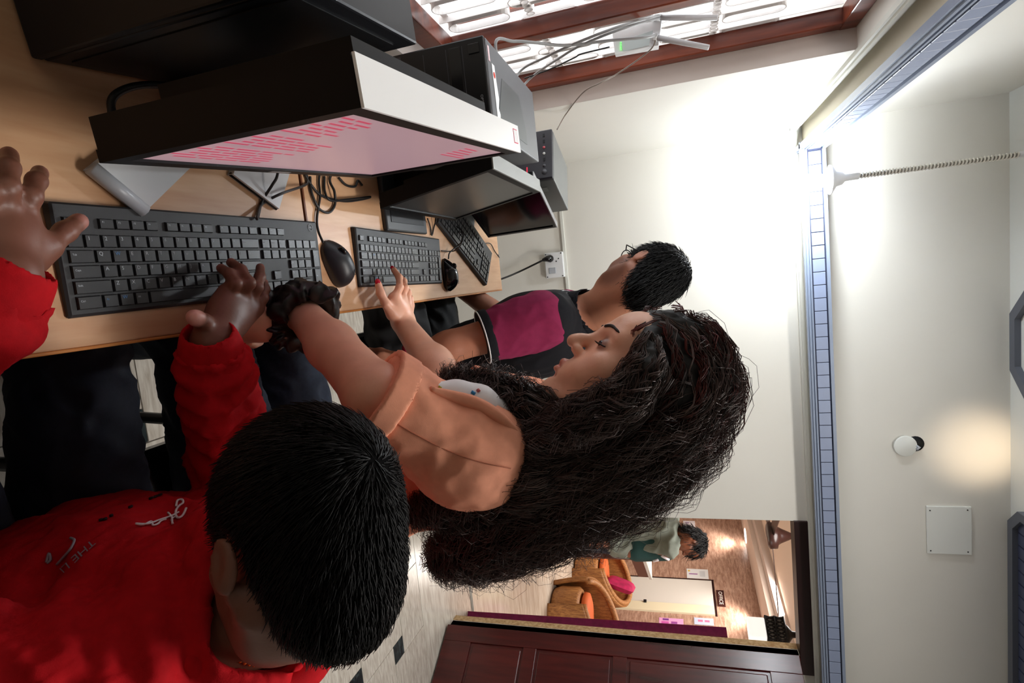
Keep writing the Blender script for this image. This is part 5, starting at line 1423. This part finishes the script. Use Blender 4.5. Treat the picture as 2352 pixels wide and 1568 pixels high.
# white printed top underneath, showing at the open front below a rolled lapel
wpts = drape(treeO, [(1012, 886), (1058, 893), (1108, 908), (1155, 932)], -.012)
wlap = drape(treeO, [(988, 893), (1035, 910), (1095, 930), (1150, 962), (1212, 1022)], .001)
if len(wlap) > 2:
    wl2 = spline(wlap, 6); MB().tube(wl2, [.003 + .0065 * math.sin(math.pi * i / (len(wl2) - 1)) for i in range(len(wl2))], 8).build('lapel', M_or, oro)
strip = [solid(chain(wpts, [.013, .020, .022, .020][:len(wpts)], .015), .004)] if len(wpts) > 1 else []
v, q = solid(grow(torsoW[2:4], .006) + [rcone(w_neck + [-.03, 0, -.03], (.18, .83, .98), .062, .07, .04)] + [rcone(w_neck - [0, 0, .01], nbw + [0, 0, .03], .056, .065, .01, '-'), half((.172, .83, .95), (-1, 0, 0), .5)], .005)
me, Vt, Qt = npmesh('white_top', [(v, q)] + strip)
M_wt = mat('white_printed_cotton', (236, 234, 236), .8, noise=.03, nscale=80)
wto = link('white_top', me, M_wt, wom)
tt = bvh(Vt, Qt)
for px, c in (([(1006, 889), (1012, 893)], (176, 170, 40)), ([(1082, 900), (1090, 905)], (40, 130, 190)), ([(1075, 915), (1083, 918)], (236, 170, 60)), ([(1096, 895), (1100, 900)], (200, 110, 110))):
    p = drape(tt, px, .001)
    if len(p) == 2: MB().tube(p, .0025, 6).build('print_spot', mat('spot_%d_%d_%d' % c, c, .7), wto)
# jeans, shoes
v, q = solid(grow(legW, .011) + [ell((.41, .875, .57), (.135, .175, .09), k=.04)], .008); v = folds(v, q, .003, 90, 41)
me, _, _ = npmesh('jeans', [(v, q)]); link('jeans', me, mat('slate_denim', (34, 46, 66), .8, noise=.2, nscale=120, bump=.1, bscale=900), wom)
for y in (.79, 1.0):
    me, _, _ = npmesh('shoe', [solid(chain([(.03, y, .06), (-.13, y, .04)], [.046, .042], .02) + [ell((-.03, y, -.055), (.3, .2, .058), k=.004, op='-')], .007)]); link('shoe', me, M_black, wom)
# ruffled black scrunchie round the left wrist
ad = (w_elL - w_wrL); ad /= np.linalg.norm(ad); e1 = np.cross(ad, [0, 0, 1.]); e1 /= np.linalg.norm(e1); e2 = np.cross(ad, e1)
sc = []; cs = w_wrL + ad * .030
rr_ = random.Random(5)
for k in range(30):
    a = 2 * math.pi * k / 30; c = cs + 0.041 * (math.cos(a) * e1 + math.sin(a) * e2)
    for j in range(2):
        c2 = c + ad * rr_.uniform(-.016, .016) + (math.cos(a) * e1 + math.sin(a) * e2) * rr_.uniform(-.004, .010)
        nn_ = np.array([rr_.gauss(0, 1) for _ in range(3)]); nn_ /= np.linalg.norm(nn_); Rr = frame(nn_, (0.3, .2, .9))
        sc.append(ell(c2, (.0145, .0045, .0145), Rr, .004))
    sc.append(ell(c, (.013, .013, .013), k=.006))
v, q = solid(sc, .0028, it=0); me, _, _ = npmesh('scrunchie', [(v, q)])
link('scrunchie', me, mat('black_satin', (12, 12, 15), .35), wom)

# ---- curly hair
hp_ = [((1500, 775), .775, .036), ((1548, 812), .785, .060), ((1578, 895), .80, .070), ((1510, 980), .795, .084), ((1405, 1052), .795, .088), ((1290, 1122), .805, .084), ((1180, 1190), .82, .072), ((1085, 1250), .84, .052), ((1015, 1288), .85, .022)]
CH = np.array([atd(*p, d) for p, d, r in hp_]); CRr = np.array([r for p, d, r in hp_])
front = [((1400, 962), .765, .033), ((1300, 965), .755, .028), ((1198, 918), .765, .024), ((1115, 884), .765, .016), ((1035, 866), .76, .006)]
CF = np.array([atd(*p, d) for p, d, r in front]); CFr = np.array([r for p, d, r in front])
low = [((1340, 1050), .765, .060), ((1220, 1095), .765, .052), ((1100, 1130), .77, .044), ((1010, 1160), .78, .028), ((960, 1180), .785, .012)]
CLw = np.array([atd(*p, d) for p, d, r in low]); CLr = np.array([r for p, d, r in low])
side = [((1490, 775), .725, .014), ((1485, 850), .705, .026), ((1435, 925), .70, .030), ((1330, 985), .715, .034), ((1220, 1015), .725, .024)]
CS = np.array([atd(*p, d) for p, d, r in side]); CSr = np.array([r for p, d, r in side])
topc = [((1478, 752), .765, .016), ((1535, 768), .775, .032), ((1600, 815), .785, .046), ((1628, 890), .795, .056), ((1575, 985), .80, .066), ((1470, 1070), .80, .07)]
CT = np.array([atd(*p, d) for p, d, r in topc]); CTr = np.array([r for p, d, r in topc])
base = []
for C_, r_ in ((CH, CRr), (CF, CFr), (CLw, CLr), (CS, CSr), (CT, CTr)):
    base += chain(list(C_), [x * (.76 if i < len(r_) - 3 else .42) for i, x in enumerate(r_)], .025)
base += xf([ell((0, -.022, .043), (.080, .097, .087), k=.02), ell((0, .094, -.035), (.11, .068, .108), k=.006, op='-'), ], w_head, wR, hsW)
v, q = solid(base, .005); v = folds(v, q, .003, 170, 51)
me, Vh, Qh = npmesh('hair', [(v, q)])
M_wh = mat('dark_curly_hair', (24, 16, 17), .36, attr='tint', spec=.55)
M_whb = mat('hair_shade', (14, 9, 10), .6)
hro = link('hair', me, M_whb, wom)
def interp(C_, r_, t):
    x = np.clip(t, 0, 1) * (len(C_) - 1); i = np.minimum(x.astype(int), len(C_) - 2); f_ = (x - i)[..., None]
    f_ = f_ * f_ * (3 - 2 * f_) * .5 + f_ * .5
    return C_[i] * (1 - f_) + C_[i + 1] * f_, (r_[i] * (1 - f_[..., 0]) + r_[i + 1] * f_[..., 0])
def curls(C_, r_, nlock, per, seg, t0r, lr, rho, curl, turns, seed, spread=.006, loose=0.0):
    r = np.random.default_rng(seed); N = nlock * per
    lock = np.repeat(np.arange(nlock), per)
    t0 = r.uniform(*t0r, nlock)[lock] + r.normal(0, .012, N); ln = r.uniform(*lr, nlock)[lock]
    s = np.linspace(0, 1, seg)[None, :]
    t = t0[:, None] + ln[:, None] * s
    over = np.clip(t - 1, 0, 1)
    C0, R0 = interp(C_, r_, t)
    tan = (C_[-1] - C_[0]); tan /= np.linalg.norm(tan)
    T = np.gradient(C0, axis=1); T /= np.linalg.norm(T, axis=2, keepdims=True) + 1e-9
    A = np.cross(T, avw); A /= np.linalg.norm(A, axis=2, keepdims=True) + 1e-9; B = np.cross(T, A)
    th = r.uniform(0, 6.283, nlock)[lock][:, None] + r.normal(0, .5, nlock)[lock][:, None] * s + r.normal(0, .05, N)[:, None]
    rh = r.uniform(*rho, nlock)[lock][:, None] * (1 + loose * s * r.normal(0, 1, N)[:, None])
    P = C0 + (R0 * rh)[..., None] * (np.cos(th)[..., None] * A + np.sin(th)[..., None] * B)
    P = P + (T * (over * .25)[..., None])
    cr = (curl * r.uniform(.5, 1.3, nlock)[lock] * r.uniform(.8, 1.2, N))[:, None] * (0.22 + 1.15 * s ** 1.5)
    ph = r.uniform(0, 6.283, nlock)[lock][:, None] + r.normal(0, .28, N)[:, None] + (turns * r.uniform(.7, 1.35, nlock)[lock])[:, None] * 6.283 * s * np.sign(r.uniform(-1, 1, nlock))[lock][:, None]
    P = P + cr[..., None] * (np.cos(ph)[..., None] * A + np.sin(ph)[..., None] * B)
    P = P + r.normal(0, spread * .35, (N, 1, 3)) * (0.3 + s[..., None])
    P[:, :, 2] -= (0.010 * s ** 2)
    dark = np.array([.062, .040, .036]); c = dark * r.uniform(.4, 2.0, nlock)[lock][:, None] * r.uniform(.7, 1.3, N)[:, None]
    return P, c, lock
allP = []; allC = []
P, c, lk = curls(CH, CRr, 320, 8, 21, (-.08, .5), (.3, .62), (.74, 1.08), .010, 5.0, 61); allP.append(P)
r = np.random.default_rng(4); red = (P[:, 6] - atd(1540, 800, .77)); red = np.linalg.norm(red, axis=1) < .085
red &= r.uniform(size=len(red)) < .55
c[red] = np.array([.075, .012, .010]) * r.uniform(.5, 1.4, red.sum())[:, None]; allC.append(c)
for args in ((CT, CTr, 170, 8, 21, (-.05, .4), (.4, .7), (.45, 1.08), .007, 4.0, 66), (CF, CFr, 90, 8, 21, (0.0, .45), (.5, .75), (.6, 1.15), .009, 5.5, 62), (CLw, CLr, 130, 8, 21, (0.0, .45), (.45, .7), (.6, 1.1), .011, 4.5, 63), (CS, CSr, 150, 8, 21, (-.05, .35), (.5, .8), (.55, 1.15), .007, 3.6, 64),
             (CH, CRr, 90, 8, 21, (.55, .78), (.25, .45), (.6, 1.15), .014, 3.6, 65)):
    P, c, lk = curls(*args)
    if args[0] is CT:
        rd = (r.uniform(size=lk.max() + 1) < .38)[lk]; c[rd] = np.array([.10, .016, .014]) * r.uniform(.4, 1.3, rd.sum())[:, None]
    allP.append(P); allC.append(c)
me = strand_mesh('hair_curls', np.concatenate(allP), np.linspace(1, .45, 21) * .00078, np.concatenate(allC)); o = link('hair_curls', me, M_wh, hro); o['kind'] = 'stuff'
P1, c1_, _ = curls(CH, CRr, 260, 3, 26, (0.0, .7), (.2, .5), (1.05, 1.22), .013, 4.5, 71, .012, .10)
P2, c2_, _ = curls(CF, CFr, 40, 3, 26, (0.2, .6), (.4, .7), (.9, 1.6), .012, 4.5, 72, .012, .12)
P3, c3_, _ = curls(CLw, CLr, 50, 3, 26, (0.2, .6), (.4, .7), (.9, 1.4), .014, 4.0, 73, .012, .12)
me = strand_mesh('flyaway_hair', np.concatenate([P1, P2, P3]), np.linspace(1, .5, 26) * .00042, np.concatenate([c1_, c2_, c3_])); o = link('flyaway_hair', me, M_wh, hro); o['kind'] = 'stuff'
# locks that cling to the surface of the mass and run with it from the parting to the tips
th_ = bvh(Vh, Qh); nrmH = vnormals(Vh, Qh); rs_ = np.random.default_rng(77)
nl, per, sg = 640, 4, 20
vis = np.where(((CAM - Vh) * nrmH).sum(1) > -.15)[0]
face_c = wl_(0, .085, -.03)
vis = vis[np.linalg.norm(Vh[vis] - face_c, axis=1) > .06]
rt = rs_.choice(vis, nl); paths = []; pc = []
ctd = np.diff(CH, axis=0); ctd /= np.linalg.norm(ctd, axis=1, keepdims=True); cmid = (CH[1:] + CH[:-1]) / 2
for i in rt:
    p = Vh[i].copy(); line = []; nv = nrmH[i]; ln = rs_.uniform(.007, .0125)
    turns = rs_.uniform(1.5, 4.0); ph = rs_.uniform(0, 6.28); am = rs_.uniform(.003, .009)
    for k in range(sg):
        w_ = 1 / (np.linalg.norm(cmid - p, axis=1) ** 2 + 1e-4); d = (ctd * w_[:, None]).sum(0); d = d / np.linalg.norm(d) + np.array([0, 0, -.35])
        d = d - nv * nv.dot(d); d /= np.linalg.norm(d) + 1e-9
        b = np.cross(d, nv); s_ = k / (sg - 1); a = ph + turns * 6.28 * s_
        line.append(p + nv * (.003 + .5 * am * (1 + math.cos(a))) + b * am * math.sin(a))
        p = p + d * ln
        hit, n2, _, ds = th_.find_nearest(Vector(p))
        if ds < .02: p = np.array(hit); nv = np.array(n2) if np.array(n2).dot(nv) > 0 else nv
    line = np.array(line); cc_ = np.array([.062, .040, .036]) * rs_.uniform(.4, 2.2)
    if np.linalg.norm(line[4] - atd(1540, 810, .76)) < .085 and rs_.uniform() < .5: cc_ = np.array([.13, .02, .016]) * rs_.uniform(.5, 1.2)
    for j in range(per):
        paths.append(line + rs_.normal(0, .0016, 3) + rs_.normal(0, .0022, 3) * np.linspace(0, 1, sg)[:, None]); pc.append(cc_ * rs_.uniform(.7, 1.3))
me = strand_mesh('hair_waves', np.array(paths), np.linspace(1, .5, sg) * .0008, np.array(pc)); o = link('hair_waves', me, M_wh, hro); o['kind'] = 'stuff'
# black clip pushed into the hair
cl = atd(1650, 860, .785)
v, q = solid([rcone(atd(1634, 846, .775), atd(1664, 866, .775), .009, .007, .006), ell(atd(1655, 856, .77), (.012, .006, .014), k=.006)], .0025)
me, _, _ = npmesh('hair_clip', [(v, q)]); link('hair_clip', me, M_gloss, wom)
# her stool
wc = thing('stool', 'black leather stool under the curly-haired woman', 'stool', (.42, .885, 0))
MB().box((-.19, -.19, .40), (.19, .19, .478), .03).build('seat', M_gloss, wc)
for sx in (-1, 1):
    for sy in (-1, 1): MB().tube([(sx * .15, sy * .15, .41), (sx * .175, sy * .175, 0)], .014, 8).build('leg', M_black, wc)

# ------------------------------------------------------------------ the man in the black and maroon polo
SK_M = (176, 116, 90)
m_head = atd(1480, 636, 1.47); mR = frame((-.38, .72, -.58), (-.30, .40, .87)); hsM = .9
m_neck = np.array([.115, 1.545, 1.105])
m_shL, m_shR = np.array([.105, 1.415, 1.035]), np.array([.12, 1.76, 1.04])
m_elL = atd(1030, 797, 1.40); m_wrL = atd(925, 832, 1.38)
m_elR, m_wrR = np.array([.14, 1.86, .80]), np.array([.0, 1.77, .66])
Hm = xf(head_prims(ear=.85, epos=1.03), m_head, mR, hsM)
nbm = m_head + hsM * (mR @ np.array([0, -.035, -.06]))
neckM = [rcone(nbm, m_neck, .048, .056, .03)]
torM = [rcone(m_neck + [.02, 0, -.05], m_shL, .06, .06, .05), rcone(m_neck + [.02, 0, -.05], m_shR, .06, .06, .05),
        ell((.16, 1.585, .96), (.115, .185, .16), k=.05), ell((.23, 1.60, .78), (.115, .165, .16), k=.06), ell((.30, 1.60, .60), (.135, .175, .12), k=.06)]
amL = chain([m_shL, m_elL, m_wrL], [.052, .040, .028], .02); amR = chain([m_shR, m_elR, m_wrR], [.054, .044, .030], .02)
lgM = chain([(.30, 1.50, .56), (-.10, 1.47, .56), (-.08, 1.47, .1)], [.092, .068, .045], .03) + chain([(.30, 1.70, .56), (-.10, 1.74, .56), (-.08, 1.74, .1)], [.092, .068, .045], .03)
def simple_hand(w0, d, s, n, L=.085):
    """relaxed hand: w0 wrist, d towards the fingers, s across towards the thumb, n back of the hand"""
    d, s, n = [np.array(x, float) / np.linalg.norm(x) for x in (d, s, n)]
    kn = [w0 + d * L * (1 - .04 * abs(i - 1)) + s * (.030 - .020 * i) for i in range(4)]; P = []
    fl = [.072, .08, .074, .058]; fg = []
    for i in range(4):
        a = kn[i]; b = a + (d * .9 - n * .35) * fl[i] * .45; c = b + (d * .65 - n * .75) * fl[i] * .32; e = c + (d * .4 - n * .9) * fl[i] * .23; fg.append([a, b, c, e])
    t0 = w0 + d * .02 + s * .026; fg.append([t0, t0 + d * .03 + s * .022, t0 + d * .058 + s * .030 - n * .006, t0 + d * .08 + s * .030 - n * .012])
    return hand_prims(w0, kn, fg, .028, .013, fr=[.0095, .0098, .0095, .0085, .011]) + [ell(w0 + d * L * .5, (.032, .032, .018), np.stack([s, d, n], 1), .02)]
dM = (m_wrL - m_elL) / np.linalg.norm(m_wrL - m_elL)
hML = simple_hand(m_wrL, dM, (-.6, .3, -.2), (.2, -.8, .5)); hMR = simple_hand(m_wrR, (-.3, -.5, -.1), (-.9, .3, 0), (0, 0, 1))
parts_m = [solid(Hm + neckM, .0036), solid(torM + amL + amR + lgM + neckM, .009), solid(hML + [rcone(m_wrL - dM * .06, m_wrL, .032, .029, .015)], .0034), solid(hMR, .004)]
me, _, _ = npmesh('person', parts_m, skin_cols(parts_m, SK_M, [(m_head + hsM * mR @ np.array([s_ * .042, .03, -.07]), (.045,) * 3, (112, 74, 60), .75) for s_ in (-1, 1)]))
man = tag(link('person', me, skin_mat('man_skin', SK_M)), 'man in a black and maroon polo shirt seated with his back half turned', 'person')
M_pol = mat('black_pique', (24, 24, 29), .85, noise=.1, nscale=60, bump=.1, bscale=900, spec=.2)
M_mar = mat('maroon_pique', (134, 36, 74), .85, noise=.1, nscale=60, bump=.1, bscale=900, spec=.2)
pol = grow(torM, .013) + [rcone(m_neck - [0, 0, .02], nbm + [0, 0, .04], .066, .072, .008, '-'), ell((.30, 1.6, .47), (.4, .4, .08), k=.006, op='-')]
for (a, e) in ((m_shL, m_elL), (m_shR, m_elR)):
    d = (e - a) / np.linalg.norm(e - a); pol.append(rcone(a + d * .05, a + d * .165, .072, .066, .004, '-'))
v, q = solid(pol, .0065); v = folds(v, q, .002, 60, 81)
me, _, _ = npmesh('polo_shirt', [(v, q)]); po = link('polo_shirt', me, M_pol, man)
for (a, e, nm) in ((m_shL, m_elL, 0), (m_shR, m_elR, 1)):
    d = (e - a) / np.linalg.norm(e - a); c = a + d * .165
    v, q = solid([rcone(a + d * .02, c, .080, .067, .03), half(c, d, .2)], .005); v = folds(v, q, .0022, 75, 83 + nm)
    me, _, _ = npmesh('sleeve', [(v, q)]); so = link('sleeve', me, M_mar, po)
    me, _, _ = npmesh('sleeve_band', [solid([rcone(c - d * .04, c + d * .06, .0715, .067, .004), half(c + d * .013, d, .3), half(c - d * .012, -d, .3)], .0045)]); link('sleeve_band', me, M_pol, so)
    e1 = np.cross(d, [0, 0, 1.]); e1 /= np.linalg.norm(e1); e2 = np.cross(d, e1)
    MB().tube([c + d * .012 + .0685 * (math.cos(t) * e1 + math.sin(t) * e2) for t in np.linspace(0, 6.2832, 40)], .0018, 6, False).build('white_piping', M_white, so)
axm = (nbm - m_neck) / np.linalg.norm(nbm - m_neck)
e1 = np.cross(axm, [0, 0, 1.]); e1 /= np.linalg.norm(e1); e2 = np.cross(axm, e1)
cb = m_neck + axm * .0; 
me, _, _ = npmesh('collar', [solid([rcone(cb - axm * .025, cb + axm * .022, .088, .070, .01), rcone(cb - axm * .06, cb + axm * .06, .064, .064, .003, '-')], .004)]); clo = link('collar', me, M_pol, po)
MB().tube([cb - axm * .026 + .090 * (math.cos(t) * e1 + math.sin(t) * e2) for t in np.linspace(0, 6.2832, 60)], .0022, 6, False).build('white_piping', M_white, clo)
v, q = solid(grow(lgM, .014) + [ell((.30, 1.6, .56), (.15, .19, .09), k=.04)], .01); v = folds(v, q, .005, 80, 85)
me, _, _ = npmesh('trousers', [(v, q)]); link('trousers', me, mat('black_cotton', (22, 22, 25), .75, noise=.2, nscale=60), man)
for y in (1.47, 1.74):
    me, _, _ = npmesh('shoe', [solid(chain([(-.07, y, .06), (-.24, y, .04)], [.05, .046], .02) + [ell((-.14, y, -.055), (.3, .2, .058), k=.004, op='-')], .009)]); link('shoe', me, M_black, man)
wb = m_wrL - dM * .015; e1 = np.cross(dM, [0, 0, 1.]); e1 /= np.linalg.norm(e1); e2 = np.cross(dM, e1)
MB().tube([wb + .033 * (math.cos(t) * e1 + math.sin(t) * e2) for t in np.linspace(0, 6.2832, 40)], .007, 8, False).build('wrist_band', mat('red_band', (168, 18, 52), .5), man)
short_hair(man, m_head, mR, hsM, (0.1, -.35, .9), .022, 6000, mat('black_hair_m', (12, 12, 14), .5, spec=.35), 0, 0, 91, jitter=.2, rad=.0009, lift=.3)
gl = MB()
for sd in (-1, 1):
    gl.tube([m_head + hsM * mR @ np.array([sd * .075, y, .010 - .006 * (y < -.02)]) for y in (-.03, .03, .085)], .0016, 6)
    cg = m_head + hsM * mR @ np.array([sd * .032, .092, .004])
    gl.tube([cg + hsM * mR @ np.array([.024 * math.cos(t), 0, .018 * math.sin(t)]) for t in np.linspace(0, 6.283, 24)], .0015, 6, False)
    gl.tube([m_head + hsM * mR @ np.array([sd * .056, .092, .008]), m_head + hsM * mR @ np.array([sd * .075, .085, .010])], .0016, 6)
gl.tube([m_head + hsM * mR @ np.array([-.009, .095, .008]), m_head + hsM * mR @ np.array([.009, .095, .008])], .0016, 6)
gl.build('spectacles', M_black, man)
ms = thing('stool', 'dark stool under the man in the polo shirt', 'stool', (.30, 1.60, 0))
MB().box((-.19, -.19, .40), (.19, .19, .462), .03).build('seat', M_blackm, ms)
for sx in (-1, 1):
    for sy in (-1, 1): MB().tube([(sx * .14, sy * .14, .41), (sx * .18, sy * .18, 0)], .014, 8).build('leg', M_black, ms)
pw = [atd(1088, 752, 1.52), atd(1108, 718, 1.56), atd(1137, 712, 1.58), atd(1134, 742, 1.54)]
MB().hexa(pw, [p + np.array([0, 0, .0015]) for p in pw]).build('paper_sheet', M_paper)
tag(bpy.data.objects['paper_sheet'], 'white folded sheet of paper on the seated man\'s lap', 'paper')

# ------------------------------------------------------------------ the man in the lobby
SK_H = (150, 92, 66)
h_head = atd(1588, 1247, 4.45); hR = frame(.82 * RIV - .50 * UPV - .30 * RM[1], .45 * RIV + .85 * UPV)
h_hip = atd(1405, 1222, 4.62); h_neck = atd(1553, 1226, 4.52)
fwd = np.array([.86, .3, 0]); fwd /= np.linalg.norm(fwd); lat = np.array([-fwd[1], fwd[0], 0])      # lat: his left
h_shL, h_shR = h_neck + lat * .17 + [0, 0, -.06], h_neck - lat * .17 + [0, 0, -.06]
Hh = xf(head_prims(), h_head, hR, 1.0); nbh = h_head + hR @ np.array([0, -.035, -.06])
tH = [rcone(h_neck + [0, 0, -.05], h_shL, .06, .06, .05), rcone(h_neck + [0, 0, -.05], h_shR, .06, .06, .05),
      rcone(h_neck * .8 + h_hip * .2, h_neck * .4 + h_hip * .6, .118, .11, .06), rcone(h_neck * .4 + h_hip * .6, h_hip, .11, .12, .06)]
h_elR, h_wrR = h_shR + np.array([.02, -.03, -.29]), atd(1390, 1250, 4.42)
h_elL, h_wrL = h_shL + np.array([.06, .05, -.27]), h_shL + fwd * .26 + np.array([0, 0, -.38])
aR = chain([h_shR, h_elR, h_wrR], [.052, .043, .03], .02); aL = chain([h_shL, h_elL, h_wrL], [.052, .043, .03], .02)
lg = []
for s in (-1, 1):
    hp = h_hip + lat * .09 * s; kn = np.array([hp[0] + .02, hp[1], HF + .47]); an = np.array([hp[0] - .02, hp[1], HF + .09])
    lg += chain([hp, kn, an], [.09, .062, .045], .03)
ft = []
for s in (-1, 1):
    hp = h_hip + lat * .09 * s; b0 = np.array([hp[0] - .03, hp[1], HF + .05]); ft.append([b0, b0 + fwd * .17 + np.array([0, 0, -.012])])
hh = simple_hand(h_wrR, (h_wrR - h_elR), fwd, -lat * -1) + simple_hand(h_wrL, fwd, -lat, (0, 0, 1))
parts_h = [solid(Hh + [rcone(nbh, h_neck, .055, .06, .03)], .006), solid(tH + aR + aL + lg, .014), solid(hh, .006)]
me, _, _ = npmesh('person', parts_h, skin_cols(parts_h, SK_H))
hm = tag(link('person', me, skin_mat('lobby_man_skin', SK_H)), 'man in an open grey-green shirt standing with head bowed in the lobby', 'person')
v, q = solid(grow(tH, .02) + [rcone(h_shR, h_elR, .072, .066, .03), rcone(h_shL, h_elL, .072, .066, .03), rcone(h_elR, h_wrR, .062, .05, .03)] +
             [ell(h_hip + [0, 0, .02], (.19, .19, .12), k=.05), rcone(h_neck - [0, 0, .03], nbh + [0, 0, .05], .064, .075, .01, '-'), rcone(h_neck + fwd * .155 - lat * .03 + [0, 0, .02], h_hip + fwd * .19, .10, .10, .02, '-'), rcone(atd(1540, 1282, 4.40), atd(1460, 1284, 4.40), .075, .075, .02, '-'), ell(h_wrR + [0, 0, -.03], (.07, .07, .07), k=.01, op='-')], .011)
v = folds(v, q, .010, 42, 95, (1, 1, .6))
me, _, _ = npmesh('open_shirt', [(v, q)]); link('open_shirt', me, mat('grey_green_cotton', (128, 136, 126), .85, noise=.1, nscale=30), hm)
v, q = solid(grow(tH[2:], .010) + [rcone(h_neck * .75 + h_hip * .25 + fwd * .05, h_neck * .5 + h_hip * .5 + fwd * .055, .105, .10, .05), rcone(atd(1528, 1262, 4.44), atd(1462, 1264, 4.46), .085, .085, .05)], .011)
me, Vg, Qg = npmesh('t_shirt', [(v, q)]); ts = link('t_shirt', me, mat('teal_cotton', (18, 66, 66), .7, noise=.2, nscale=12), hm)
tg = bvh(Vg, Qg)
for px in ([(1530, 1268), (1520, 1276), (1536, 1284)], [(1512, 1284), (1500, 1287)]):
    p = drape(tg, px, .004)
    if len(p) > 1: MB().tube(p, .011, 6).build('white_print', M_wp, ts)
v, q = solid(grow(lg, .016) + [ell(h_hip, (.16, .16, .10), k=.04)], .014); me, _, _ = npmesh('trousers', [(v, q)]); link('trousers', me, mat('navy_cotton', (26, 28, 48), .8), hm)
for f_ in ft:
    me, _, _ = npmesh('shoe', [solid(chain(f_, [.05, .045], .02) + [ell((f_[0][0] + .06, f_[0][1], HF - .06), (.35, .3, .061), k=.004, op='-')], .01)]); link('shoe', me, M_black, hm)
short_hair(hm, h_head, hR, 1.0, (0, -.35, .9), .05, 1800, mat('black_hair_h', (16, 14, 15), .5), 0, 0, 97, jitter=.3, rad=.0022, lift=.3)
# narrow counter table beside him
zs_ = 0.93; A_, B_ = atz(1477, 1268, zs_), atz(1498, 1331, zs_)
ct = thing('counter_table', 'narrow brown counter table with a white top edge beside the lobby man', 'table', (0, 0, 0))
sd_ = (B_ - A_) / np.linalg.norm(B_ - A_); pr_ = np.array([-sd_[1], sd_[0], 0.])
bq = [A_ - sd_ * .02, B_, B_ + pr_ * .30, A_ - sd_ * .02 + pr_ * .30]
M_shw = mat('shelf_wood', (96, 56, 44), .5)
MB().hexa([p - np.array([0, 0, .03]) for p in bq], bq).build('table_top', M_lip, ct)
ap = [bq[0] + pr_ * .01, B_ - sd_ * .06 + pr_ * .01, B_ - sd_ * .06 + pr_ * .03, bq[0] + pr_ * .03]
MB().hexa([p - np.array([0, 0, .14]) for p in ap], [p - np.array([0, 0, .031]) for p in ap]).build('apron', M_shw, ct)
lp = [bq[0] + sd_ * .0, bq[0] + sd_ * .03, bq[3] + sd_ * .03, bq[3]]
MB().hexa([(p[0], p[1], HF) for p in lp], [p - np.array([0, 0, .031]) for p in lp]).build('side_panel', M_shw, ct)
lp = [p + sd_ * .3 for p in lp]
MB().hexa([(p[0], p[1], HF) for p in lp], [p - np.array([0, 0, .031]) for p in lp]).build('side_panel', M_shw, ct)
